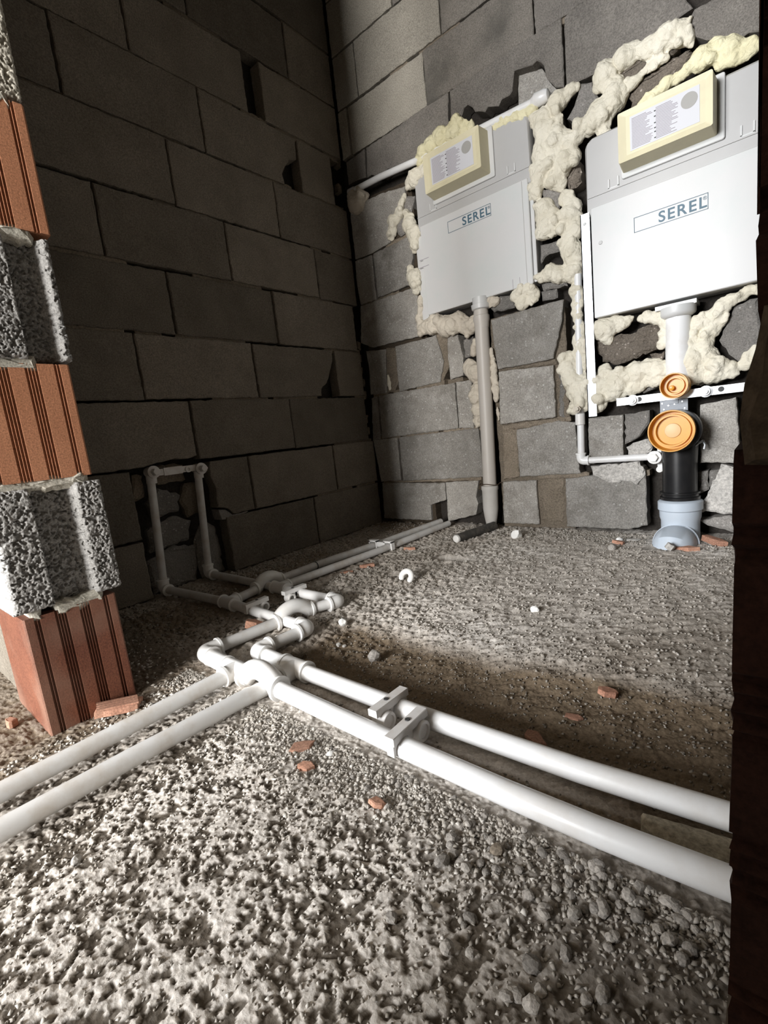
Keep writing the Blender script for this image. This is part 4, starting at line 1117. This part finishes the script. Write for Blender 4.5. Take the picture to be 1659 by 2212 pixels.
# grey drain pipe of the left cistern
dp = thing('drain_pipe', 'grey drain pipe running down from the left cistern to the floor', 'pipe', (0.585, -0.01, 0.0))
make('pipe', tube([(0.604, -0.006, 0.845), (0.597, -0.008, 0.50), (0.588, -0.010, 0.16)], 0.0262, 28), M['drain_grey'], dp, True)
make('upper_socket', lathe((0.6035, -0.006, 0.80), (0, 0, 1), [(-0.03, 0.0262), (-0.01, 0.0285), (0.0, 0.031), (0.014, 0.031), (0.016, 0.0275), (0.03, 0.0275)]), M['drain_grey'], dp, True)
make('lower_socket', lathe((0.5875, -0.010, 0.172), (-0.02, -0.03, -1), [(0.0, 0.029), (0.002, 0.0335), (0.016, 0.0335), (0.020, 0.031), (0.095, 0.030), (0.125, 0.026), (0.165, 0.019)]), M['drain_light'], dp, True)
wv = [(0.5875 + 0.041 * math.cos(a), -0.010 + 0.034 * math.sin(a), 0.178 + 0.003 * math.sin(3 * a)) for a in np.linspace(math.pi * 0.95, 2.1 * math.pi, 18)]
tag(make('tie_wire', tube(wv + [(0.640, -0.004, 0.182)], 0.0018, 8), M['wire'], None, True), 'thin rusty wire looped round the grey drain pipe above its lower socket', 'wire')

# black pipe stub lying on the floor
bp_ = thing('pipe_stub', 'short black pipe with a white plug lying on the floor below the grey drain', 'pipe', (0.59, -0.17, 0.0))
make('pipe', tube([(0.612, -0.045, 0.016), (0.573, -0.262, 0.014)], 0.0165, 20), M['black_pipe'], bp_, True)
make('end_plug', lathe((0.573, -0.262, 0.014), (-0.18, -1, 0), [(-0.002, 0.0150), (0.008, 0.0145), (0.011, 0.011), (0.012, 0.004)], 12), M['scrap'], bp_)

# white pipe in the chase above the left cistern
wp = thing('water_pipe', 'white pipe lying in the ragged groove above the left cistern', 'pipe', (0.45, 0.0, 1.42))
make('pipe', tube([(0.028, -0.004, 1.462), (0.20, -0.004, 1.455), (0.40, -0.004, 1.437), (0.62, 0.0, 1.428), (0.80, 0.0, 1.420), (0.86, 0.0, 1.417)], 0.0125), M['white_pipe'], wp, True)
make('end_cap', lathe((0.845, 0.0, 1.418), (1, 0, -0.05), [(-0.01, 0.0130), (0.0, 0.0185), (0.004, 0.0215), (0.034, 0.0215), (0.045, 0.017), (0.050, 0.007)]), M['white_pipe'], wp, True)
make('end_socket', lathe((0.030, -0.004, 1.462), (1, 0, -0.03), [(-0.012, 0.011), (-0.008, 0.0150), (0.022, 0.0150), (0.025, 0.0130)]), M['grey_white_pipe'], wp, True)

# ------------------------------------------------------------------ toilet connections at the right
rail = thing('mounting_rail', 'white metal mounting rail bolted across the wall above the big orange cap', 'rail', (1.23, -0.03, 0.42))
make('rail_bar', join(box(1.070, 1.46, -0.036, -0.032, 0.425, 0.448), box(1.070, 1.46, -0.034, 0.05, 0.4245, 0.4275)), M['rail_white'], rail)
for xx in (1.117, 1.307):
    make('bolt', lathe((xx, -0.036, 0.4365), (0, -1, 0), [(0, 0.0165), (0.003, 0.0165), (0.004, 0.012), (0.011, 0.0115), (0.0115, 0.007), (0.018, 0.0065)], 18), M['rail_white'], rail, True)
make('slot', lathe((1.135, -0.0361, 0.437), (0, -1, 0), [(0, 0.0075), (0.0006, 0.0075)], 16), M['print_black'], rail)
make('slot', lathe((1.343, -0.0361, 0.438), (0, -1, 0), [(0, 0.0075), (0.0006, 0.0075)], 16), M['print_black'], rail)
make('bracket_plate', join(box(1.190, 1.262, -0.028, -0.024, 0.36, 0.426), box(1.214, 1.238, -0.031, -0.027, 0.412, 0.424)), M['zinc'], rail)
for xx, zz in ((1.196, 0.416), (1.212, 0.408), (1.228, 0.410), (1.248, 0.416), (1.254, 0.396), (1.200, 0.398)):
    make('rivet', lathe((xx, -0.028, zz), (0, -1, 0), [(0, 0.0028), (0.0015, 0.002)], 10), M['steel'], rail)

oc = thing('flush_pipe_cap', 'small orange plastic cap poking through the foam above the mounting rail', 'cap', (1.232, -0.07, 0.44))
make('cup', lathe((1.238, 0.0, 0.463), (-0.02, -1, 0.0), [(0.037, 0.0345), (0.092, 0.0365), (0.094, 0.0355), (0.094, 0.0335), (0.066, 0.030), (0.066, 0.0245), (0.076, 0.024), (0.076, 0.021), (0.062, 0.019), (0.062, 0.001)], 36), M['orange'], oc, True)
make('knob', lathe((1.228, -0.062, 0.458), (0, -1, 0), [(0, 0.0075), (0.016, 0.007), (0.017, 0.004)], 16), M['orange'], oc, True)

we = thing('waste_elbow', 'black waste elbow with a large orange cap over the blue grey drain', 'drain fitting', (1.236, -0.05, 0.0))
AX = (1.240, -0.030)
make('elbow_body', join(tube([(AX[0], AX[1], 0.12), (AX[0], AX[1], 0.28)], 0.046, 36),
                        tube([(AX[0], AX[1] + 0.002, 0.24), (AX[0], AX[1] + 0.002, 0.285), (AX[0], AX[1], 0.312), (AX[0], AX[1] - 0.030, 0.3335), (AX[0], AX[1] - 0.060, 0.3335)], [0.046, 0.049, 0.053, 0.056, 0.056], 36),
                        lathe((AX[0] + 0.003, -0.060, 0.334), (0, -1, 0), [(0, 0.056), (0.008, 0.0605), (0.034, 0.0605), (0.035, 0.056)], 36)), M['black_plastic'], we, True)
make('sealing_ring', lathe((AX[0], AX[1], 0.135), (0, 0, 1), [(-0.012, 0.053), (-0.004, 0.0535), (-0.002, 0.049), (0.004, 0.049), (0.006, 0.0535), (0.011, 0.0535), (0.012, 0.047)], 36), M['black_plastic'], we, True)
make('orange_cap', lathe((1.234, -0.094, 0.336), (-0.02, -1, 0.0), [(0.0, 0.057), (0.034, 0.060), (0.036, 0.0590), (0.036, 0.0565), (0.008, 0.0525), (0.008, 0.0475), (0.018, 0.0465), (0.018, 0.0420), (0.004, 0.0405), (0.004, 0.001)], 48), M['orange'], we, True)
make('cap_boss', lathe((1.2335, -0.098, 0.336), (0, -1, 0), [(0, 0.0215), (0.004, 0.0205), (0.005, 0.018), (0.005, 0.001)], 28), M['orange_pale'], we, True)
make('pipe_clamp', join(tube([(1.300, -0.035, 0.296), (1.305, -0.038, 0.284), (1.303, -0.04, 0.272)], 0.003, 8), tube([(1.290, -0.045, 0.290), (1.278, -0.05, 0.280), (1.279, -0.05, 0.268)], 0.003, 8), tube([(1.300, -0.035, 0.296), (1.290, -0.045, 0.290)], 0.003, 8)), M['steel'], we, True)

db = thing('drain_branch', 'blue grey plastic drain socket and bend sunk in the floor at the right', 'drain pipe', (1.236, -0.06, 0.0))
make('socket', lathe((AX[0], AX[1], 0.122), (0, 0, -1), [(0.0, 0.050), (0.003, 0.0560), (0.006, 0.0600), (0.030, 0.0600), (0.034, 0.0560), (0.055, 0.0555), (0.066, 0.052), (0.16, 0.052)], 40), M['blue_grey'], db, True)
make('bend_collar', lathe((AX[0] - 0.004, -0.085, -0.010), (0, -1, 0.35), [(-0.03, 0.052), (0.0, 0.0625), (0.010, 0.0625), (0.012, 0.058)], 40), M['blue_grey'], db, True)
make('bend', tube([(AX[0] - 0.004, -0.075, -0.012), (AX[0] - 0.005, -0.105, -0.004), (AX[0] - 0.006, -0.125, -0.010), (AX[0] - 0.007, -0.135, -0.03)], [0.057, 0.0575, 0.056, 0.052], 40), M['blue_grey'], db, True)

sp = thing('water_supply_pipe', 'white supply pipe down beside the right cistern, turning to a capped tap elbow', 'pipe', (0.943, -0.01, 0.24))
make('pipe', tube([(0.958, -0.004, 0.86), (0.951, -0.004, 0.60), (0.944, -0.006, 0.255)], 0.0115), M['white_pipe'], sp, True)
make('socket', lathe((0.946, -0.006, 0.415), (-0.02, 0, -1), [(0, 0.012), (0.002, 0.0155), (0.038, 0.0155), (0.040, 0.012)]), M['fitting'], sp, True)
make('elbow', elbow_geo((0.943, -0.006, 0.252), (0, 0, 1), (1, 0, 0.01), r=0.0150, leg=0.026), M['fitting'], sp, True)
make('pipe', tube([(0.955, -0.006, 0.252), (1.165, -0.010, 0.254)], 0.0110), M['white_pipe'], sp, True)
make('tap_elbow', join(lathe((1.174, 0.0, 0.254), (0, -1, 0), [(0, 0.0175), (0.028, 0.0175), (0.030, 0.020), (0.040, 0.020), (0.041, 0.014)]), box(1.178, 1.192, -0.014, -0.006, 0.215, 0.292)), M['fitting'], sp, True)
for zz in (0.213, 0.292):
    make('fixing_lug', lathe((1.183, -0.008, zz), (0, -1, 0), [(0, 0.0095), (0.006, 0.0095), (0.0065, 0.008)], 16), M['fitting'], sp, True)
make('hex_plug', lathe((1.172, -0.040, 0.254), (0, -1, 0), [(0, 0.0135), (0.010, 0.0135), (0.011, 0.011)], 6), M['fitting'], sp)
tag(make('pipe_plug', lathe((0.945, -0.028, 0.428), (0.15, -1, 0.1), [(0, 0.013), (0.012, 0.0125), (0.013, 0.008), (0.022, 0.007)], 6), M['foam_beige'], None), 'dirty hexagonal plug embedded in the foam just above the white supply elbow pipe', 'plug')


# ------------------------------------------------------------------ expanding foam
def foam(label, strokes, mat, group='expanding foam on the back wall'):
    frng = random.Random(len(label) * 7 + len(strokes))
    bm = bmesh.new()
    for st in strokes:
        pts = []
        for (a, b) in zip(st[:-1], st[1:]):
            L = math.hypot(b[0] - a[0], b[1] - a[1])
            n = max(1, int(L / (0.55 * (a[2] + b[2]) / 2)))
            pts += [tuple(a[i] + (b[i] - a[i]) * k / n for i in range(3)) for k in range(n)]
        pts.append(st[-1])
        for (x, z, r) in pts:
            rr = r * frng.uniform(0.95, 1.5)
            loc = Vector((x + frng.uniform(-0.25, 0.25) * r, 0.002 + frng.uniform(-0.25, 0.15) * r, z + frng.uniform(-0.25, 0.25) * r))
            mm = Matrix.Translation(loc) @ Matrix.Diagonal((rr, rr * frng.uniform(0.55, 0.9), rr * frng.uniform(0.85, 1.15), 1))
            bmesh.ops.create_icosphere(bm, subdivisions=2, radius=1.0, matrix=mm)
            if frng.random() < 0.5:
                r3 = rr * frng.uniform(0.35, 0.6)
                an = frng.uniform(0, 6.28)
                mm = Matrix.Translation(loc + Vector((math.cos(an) * rr * 0.8, -0.35 * rr, math.sin(an) * rr * 0.8))) @ Matrix.Scale(r3, 4)
                bmesh.ops.create_icosphere(bm, subdivisions=2, radius=1.0, matrix=mm)
    me = bpy.data.meshes.new('tmp')
    bm.to_mesh(me)
    bm.free()
    ob = bpy.data.objects.new('tmp', me)
    COL.objects.link(ob)
    rm = ob.modifiers.new('r', 'REMESH')
    rm.mode = 'VOXEL'
    rm.voxel_size = 0.0032 if max(p[2] for s in strokes for p in s) > 0.008 else 0.0016
    sm = ob.modifiers.new('s', 'SMOOTH')
    sm.iterations = 3
    sm.factor = 0.5
    bpy.context.view_layer.update()
    em = bpy.data.meshes.new_from_object(ob.evaluated_get(bpy.context.evaluated_depsgraph_get()))
    bpy.data.objects.remove(ob)
    n = len(em.vertices)
    co = np.empty(n * 3, np.float32)
    em.vertices.foreach_get('co', co)
    co = co.reshape(-1, 3).astype(float)
    no = np.empty(n * 3, np.float32)
    em.vertices.foreach_get('normal', no)
    no = no.reshape(-1, 3)
    d = 0.011 * (fbm(co[:, 0] + co[:, 1] * 0.7, co[:, 2] + co[:, 1] * 0.6, 0.028, 77, 3) - 0.5)
    d += 0.004 * (np.abs(fbm(co[:, 0] - co[:, 1], co[:, 2] + co[:, 1], 0.016, 99, 2) - 0.5) * 2 - 0.3)
    co += no * d[:, None]
    F_ = [tuple(p.vertices) for p in em.polygons]
    o = make('expanding_foam', (co, F_), mat, None, 'all')
    return tag(o, label, 'foam', group)


for lab, st in FOAM:
    foam(lab, st, M['foam_yellow'] if 'yellow' in lab else M['foam_beige'] if ('beige' in lab or 'bottom left of the left' in lab or 'pale foam plug' in lab) else M['foam'])

# ------------------------------------------------------------------ things lying on the floor
def stone_mesh(seed, flat=0.75, mat='stone', sub=1):
    r = random.Random(seed)
    bm = bmesh.new()
    bmesh.ops.create_icosphere(bm, subdivisions=sub, radius=1.0)
    sx, sy = r.uniform(0.75, 1.25), r.uniform(0.65, 1.0)
    for v in bm.verts:
        k = r.uniform(0.86, 1.10) if sub > 1 else r.uniform(0.78, 1.15)
        v.co = Vector((v.co.x * sx * k, v.co.y * sy * k, v.co.z * flat * k))
    me = bpy.data.meshes.new('stone')
    bm.to_mesh(me)
    bm.free()
    me.materials.append(M[mat])
    return me


def pipe_near(x, y):
    """true where a pipe lies on the floor"""
    if x > 0.55 and (abs(y + 1.287) < 0.0195 or abs(y + 1.215) < 0.026):
        return True
    if y < -1.27 and (abs(x - 0.709) < 0.025 or abs(x - 0.795) < 0.028):
        return True
    if -1.27 < y < -0.9 and (abs(x - 0.583 - 0.1 * max(0, y + 1.09)) < 0.028 or (abs(x - 0.68) < 0.028 and y < -1.05)):
        return True
    if x < 0.72 and (abs(y + 1.073) < 0.028 or abs(y + 0.924) < 0.028) and x > -0.03:
        return True
    if y > -1.06 and (0.27 < x < 0.43):
        return True
    if x < 0.60 and y < -1.38:
        return True
    if 0.53 < x < 0.65 and y > -0.29:
        return True
    if 1.16 < x < 1.32 and y > -0.2:
        return True
    return False


STONES = [stone_mesh(100 + k, 0.62 + 0.06 * (k % 4), sub=2) for k in range(10)]
grng = random.Random(21)
placed = 0
first = None
tries = 0
CAMX, CAMY = 1.479, -1.703
while placed < 240 and tries < 6000:
    tries += 1
    m = grng.random()
    if m < 0.62:      # the loose pebbles along the front of the near pipe, bigger to the right
        x = grng.uniform(0.86, 1.46)
        y = -1.307 - grng.expovariate(1 / 0.028)
        r = grng.uniform(0.0026, 0.0056) * (0.75 + 0.8 * max(0, x - 0.95))
    elif m < 0.8:
        x = grng.uniform(1.22, 1.462)
        y = grng.uniform(-1.46, -1.31)
        r = grng.uniform(0.0035, 0.0078)
    else:
        x = grng.uniform(0.62, 0.9)
        y = grng.uniform(-1.42, -1.3)
        r = grng.uniform(0.003, 0.0055)
    if pipe_near(x, y):
        continue
    o = bpy.data.objects.new('pebble', STONES[placed % 10])
    o.location = (x, y, fh(x, y) + r * 0.35)
    o.scale = (r, r, r)
    o.rotation_euler = (grng.uniform(-0.3, 0.3), grng.uniform(-0.3, 0.3), grng.uniform(0, 6.28))
    tag(o, 'small grey pebble lying loose on the rough floor beside the near pipes', 'stone', 'loose pebbles beside the near pipes')
    COL.objects.link(o)
    placed += 1

# uncountable grit: tiny stones over the whole floor, one object
ico = bmesh.new()
bmesh.ops.create_icosphere(ico, subdivisions=1, radius=1.0)
bv = np.array([v.co[:] for v in ico.verts])
bf = np.array([[v.index for v in f.verts] for f in ico.faces])
ico.free()
oct_v = np.array([(1, 0, 0), (-1, 0, 0), (0, 1, 0), (0, -1, 0), (0, 0, 1), (0, 0, -1)], float)
oct_f = np.array([(0, 2, 4), (2, 1, 4), (1, 3, 4), (3, 0, 4), (2, 0, 5), (1, 2, 5), (3, 1, 5), (0, 3, 5)])
N = 26000
px_, py_, pr_ = [], [], []
while len(px_) < N:
    m = grng.random()
    if m < 0.30:
        x, y, r = 1.5 * grng.random() ** 1.35, grng.uniform(-0.95, -0.01), grng.uniform(0.0014, 0.0045)
    elif m < 0.40:
        x, y, r = grng.uniform(0.0, 0.7), grng.uniform(-1.4, -0.6), grng.uniform(0.0015, 0.005)
    elif m < 0.50:
        x, y, r = grng.uniform(0.6, 1.48), grng.uniform(-1.25, -0.9), grng.uniform(0.001, 0.003)
    elif m < 0.72:
        x, y, r = grng.uniform(0.58, 1.47), -1.306 - grng.expovariate(1 / 0.03), grng.uniform(0.0012, 0.0038)
    elif m < 0.78:
        x, y, r = grng.uniform(0.60, 0.84), grng.uniform(-1.75, -1.25), grng.uniform(0.0015, 0.0042)
    elif m < 0.84:
        x, y, r = grng.uniform(0.4, 1.5), grng.uniform(-0.14, -0.005), grng.uniform(0.002, 0.005)
    else:
        x, y, r = grng.uniform(0.8, 1.47), grng.uniform(-1.75, -1.3), grng.uniform(0.001, 0.0026)
    if pipe_near(x, y) and grng.random() < 0.93:
        continue
    if ((x - 0.662) / 0.066) ** 2 + ((y + 0.452) / 0.038) ** 2 < 1:
        continue
    px_.append(x)
    py_.append(y)
    pr_.append(r)
px_, py_, pr_ = map(np.array, (px_, py_, pr_))
pz_ = floor_fields(px_, py_)[0] + pr_ * 0.25
# about octahedral crumbs, each stretched, dented and turned its own way
ang = RNG.uniform(0, 2 * np.pi, N)
sc = np.stack([RNG.uniform(0.8, 1.5, N), RNG.uniform(0.6, 1.1, N), RNG.uniform(0.5, 0.9, N)], 1)
v = oct_v[None] * sc[:, None] * RNG.uniform(0.7, 1.2, (N, 6, 1))
v = v + RNG.normal(0, 0.16, (N, 6, 3))
c_, s_ = np.cos(ang)[:, None], np.sin(ang)[:, None]
t1 = RNG.uniform(-0.6, 0.6, N)[:, None]
vx, vy, vz = v[..., 0], v[..., 1], v[..., 2]
vx, vz = vx * np.cos(t1) - vz * np.sin(t1), vx * np.sin(t1) + vz * np.cos(t1)
vx, vy = vx * c_ - vy * s_, vx * s_ + vy * c_
VV = np.stack([vx * pr_[:, None] + px_[:, None], vy * pr_[:, None] + py_[:, None], vz * pr_[:, None] + pz_[:, None]], -1).reshape(-1, 3)
FF = (oct_f[None] + 6 * np.arange(N)[:, None, None]).reshape(-1, 3)
gm = bpy.data.meshes.new('floor_grit')
gm.vertices.add(len(VV))
gm.vertices.foreach_set('co', VV.ravel())
gm.loops.add(FF.size)
gm.loops.foreach_set('vertex_index', FF.ravel().astype(np.int32))
gm.polygons.add(len(FF))
gm.polygons.foreach_set('loop_start', np.arange(0, FF.size, 3))
gm.update(calc_edges=True)
at = gm.attributes.new('tone', 'FLOAT', 'POINT')
at.data.foreach_set('value', np.repeat(np.where(py_ < -1.29, 0.35 + 0.65 * RNG.uniform(0, 1, N), np.where(py_ < -0.93, 0.05 + 0.55 * RNG.uniform(0, 1, N) ** 1.5, 0.42 + 0.5 * RNG.uniform(0, 1, N))), 6).astype(np.float32))


def grit_mat():
    m, nt, b = new_mat('grit')
    a = nd(nt, 'ShaderNodeAttribute', attribute_name='tone')
    c = ramp(nt, a.outputs['Fac'], [(0.0, (0.15, 0.125, 0.1)), (0.4, (0.29, 0.262, 0.225)), (0.85, (0.46, 0.425, 0.38)), (1.0, (0.62, 0.59, 0.54))]).outputs[0]
    nt.links.new(c, b.inputs['Base Color'])
    b.inputs['Roughness'].default_value = 0.95
    b.inputs['Specular IOR Level'].default_value = 0.15
    return m


gm.materials.append(grit_mat())
grit = bpy.data.objects.new('floor_grit', gm)
COL.objects.link(grit)
tag(grit, 'grey and brown grit and crumbs strewn all over the rough floor', 'grit')
grit['kind'] = 'stuff'


def shard(label, x, y, L, w, h, rot, tilt=0.0, mat='shard', cat='brick shard', name='clay_shard', ribs=0, group=None, seed=0):
    r = random.Random(seed + int(x * 1000))
    P = []
    n = r.choice([5, 6, 7])
    for k in range(n):
        a = 2 * math.pi * k / n + r.uniform(-0.25, 0.25)
        P.append((0.5 * L * math.cos(a) * r.uniform(0.75, 1.1), 0.5 * w * math.sin(a) * r.uniform(0.75, 1.1)))
    if ribs:
        P = [(-L / 2, -w / 2 + 0.003), (L / 2 - 0.01, -w / 2), (L / 2, w / 2 - 0.006), (L / 2 - 0.012, w / 2), (-L / 2 + 0.006, w / 2)]
    g = slab(P, lambda u, v, d: (u, v, h - d), h, bev=0.0015, step=0.012, jit=0.0012, rng=r)
    if ribs:
        gs = [g]
        for k in range(ribs):
            vv = -w / 2 + w * (k + 0.7) / ribs
            gs.append(box(-L / 2 + 0.004, L / 2 - 0.008, vv - w * 0.16 / ribs * 2, vv + w * 0.16 / ribs * 2, h - 0.001, h + 0.0022))
        g = join(*gs)
    V_ = np.array(g[0])
    ca, sa = math.cos(tilt), math.sin(tilt)
    V_ = np.stack([V_[:, 0] * ca + V_[:, 2] * sa, V_[:, 1], -V_[:, 0] * sa + V_[:, 2] * ca], 1)
    V_[:, 2] -= V_[:, 2].min()
    cr, sr = math.cos(rot), math.sin(rot)
    z0 = fh(x, y) - 0.001
    V_ = np.stack([V_[:, 0] * cr - V_[:, 1] * sr + x, V_[:, 0] * sr + V_[:, 1] * cr + y, V_[:, 2] + z0], 1)
    return tag(make(name, (V_, g[1]), M[mat]), label, cat, group)


shard('ribbed orange clay shard leaning at the foot of the left jamb', 0.605, -1.452, 0.075, 0.034, 0.012, 1.25, 0.15, ribs=4)
shard('flat pink clay shard in front of the near pipe, the upper of two close together', 0.966, -1.345, 0.038, 0.024, 0.007, 1.0, seed=3)
shard('flat pink clay shard in front of the near pipe, the lower of two close together', 1.000, -1.366, 0.030, 0.018, 0.008, 0.4, seed=5)
shard('small orange clay chip alone on the coarse floor, front centre', 1.125, -1.365, 0.020, 0.014, 0.007, 0.5, 0.3, seed=2)
shard('curved orange clay shard standing up on the brown soil behind the rear pipe', 1.230, -1.155, 0.060, 0.026, 0.006, 2.3, 0.25, seed=7)
shard('pink clay shard out in the middle of the floor right of centre', 1.284, -1.005, 0.032, 0.024, 0.009, 0.3, 0.2, seed=4)
shard('low brown clay shard in the soil between the two larger shards at the right', 1.255, -1.075, 0.035, 0.016, 0.004, 0.2, seed=6)
shard('pinkish clay lump between the front pipe and the middle crossover', 0.536, -1.128, 0.045, 0.030, 0.018, 0.9, 0.3, seed=9)
shard('small orange clay lump on the soil at the far left edge', 0.476, -1.578, 0.020, 0.018, 0.014, 0.2, 0.2, seed=8)
shard('brick red clay strip beside the twin pipes near the pipe clip', 0.455, -0.40, 0.055, 0.018, 0.010, 0.3, seed=11)
shard('brown clay strip beside the twin pipes halfway to the far elbow, nearer the wall', 0.455, -0.63, 0.060, 0.020, 0.010, 0.8, seed=12)
shard('brown clay strip beside the twin pipes halfway to the far elbow, nearer the elbow', 0.425, -0.70, 0.050, 0.020, 0.009, 0.9, seed=13)
shard('dark red clay plate under the front of the blue grey drain bend', 1.268, -0.165, 0.075, 0.03, 0.014, 0.1, seed=14)
shard('dark red clay piece against the wall right of the blue grey drain', 1.330, -0.085, 0.08, 0.03, 0.018, -0.5, 0.2, seed=15)
shard('reddish clay shard on the floor left of the blue grey drain', 1.090, -0.150, 0.045, 0.022, 0.010, 0.5, 0.2, seed=16)
shard('pale flat mortar flake on the floor left of the blue grey drain', 1.115, -0.09, 0.05, 0.025, 0.007, 0.2, mat='plaster', cat='mortar flake', name='mortar_flake', seed=17)
shard('pale upright mortar flake leaning on the blue grey drain bend', 1.233, -0.200, 0.022, 0.02, 0.018, 0.2, 0.6, mat='plaster', cat='mortar flake', name='mortar_flake', seed=18)
tag(make('mortar_pat', slab([(1.375, -1.235), (1.40, -1.228), (1.45, -1.222), (1.50, -1.228), (1.52, -1.25), (1.50, -1.268), (1.44, -1.266), (1.40, -1.258), (1.378, -1.247)], lambda u, v, d: (u, v, 0.012 - d), 0.02, bev=0.006, step=0.01, jit=0.002, rng=brng), mineral('ochre_mortar', (0.3, 0.26, 0.19), (0.38, 0.33, 0.25), grain=200.0, rand=0.0)), 'flat pat of ochre mortar between the two pipes at the right edge', 'mortar')


def lump(label, x, y, r, mat, cat, name, seed, flat=0.8, group=None):
    me_ = stone_mesh(seed, flat, mat, 2)
    o = bpy.data.objects.new(name, me_)
    o.location = (x, y, fh(x, y) + r * flat * 0.55)
    o.scale = (r, r, r)
    o.rotation_euler = (0, 0, seed * 1.3)
    COL.objects.link(o)
    return tag(o, label, cat, group)


lump('knobbly mortar lump tucked beside the rear floor elbow', 0.735, -1.160, 0.020, 'mortar', 'mortar lump', 'mortar_lump', 31)
lump('grey clod standing alone on the brown soil right of the middle elbows', 0.872, -1.078, 0.017, 'stone', 'clod', 'clod', 32)
lump('white stone beside the far floor elbow of the pipes', 0.708, -1.000, 0.012, 'scrap', 'stone', 'stone', 33)
lump('white stone alone in the middle of the floor', 1.068, -0.758, 0.010, 'scrap', 'stone', 'stone', 34)
lump('small pale stone on the soil right of the rear elbow, larger of a pair', 0.760, -1.068, 0.0062, 'plaster', 'stone', 'stone', 36)
lump('small pale stone on the soil right of the rear elbow, smaller of a pair', 0.774, -1.064, 0.0045, 'plaster', 'stone', 'stone', 37)
lump('whitish pebble on the coarse floor below the left branch pipes', 0.895, -1.607, 0.006, 'plaster', 'stone', 'stone', 38)
lump('dark brown pebble among the grey gravel below the near pipe', 1.268, -1.345, 0.0085, 'mortar', 'stone', 'stone', 39)
lump('white stone on the floor before the toilet drain, beside the pale flake', 1.085, -0.115, 0.011, 'scrap', 'stone', 'stone', 40)
lump('white gravel stone on the gravel above the upper branch pipe', 0.655, -1.535, 0.007, 'scrap', 'stone', 'stone', 41)
lump('white stone beside the two close pink clay shards', 1.010, -1.33, 0.006, 'scrap', 'stone', 'stone', 42)
lump('grey dusty clod at the back of the floor left of the toilet drain', 1.09, -0.22, 0.014, 'stone', 'clod', 'clod', 43)

# curled scraps of white plastic
V_ = [(0.668 + 0.017 * math.cos(a), -0.699 + 0.008 * math.sin(a), fh(0.668, -0.699) + 0.012 + 0.014 * math.sin(a)) for a in np.linspace(-0.9, 3.9, 16)]
tag(make('plastic_curl', tube(V_, [0.005] + [0.0085] * 14 + [0.004], 10), M['scrap'], None, True), 'curled scrap of white plastic alone on the floor below the black pipe', 'scrap')
sc_ = thing('pipe_end', 'white pipe end stub sticking out of the floor by the back wall', 'pipe', (0.748, -0.15, 0))
make('stub', lathe((0.752, -0.135, 0.004), (-0.25, -1, 0.45), [(0, 0.016), (0.022, 0.016), (0.024, 0.014)], 16), M['scrap'], sc_, True)
make('torn_tongue', box(0.752, 0.766, -0.160, -0.152, 0.016, 0.030), M['scrap'], sc_)
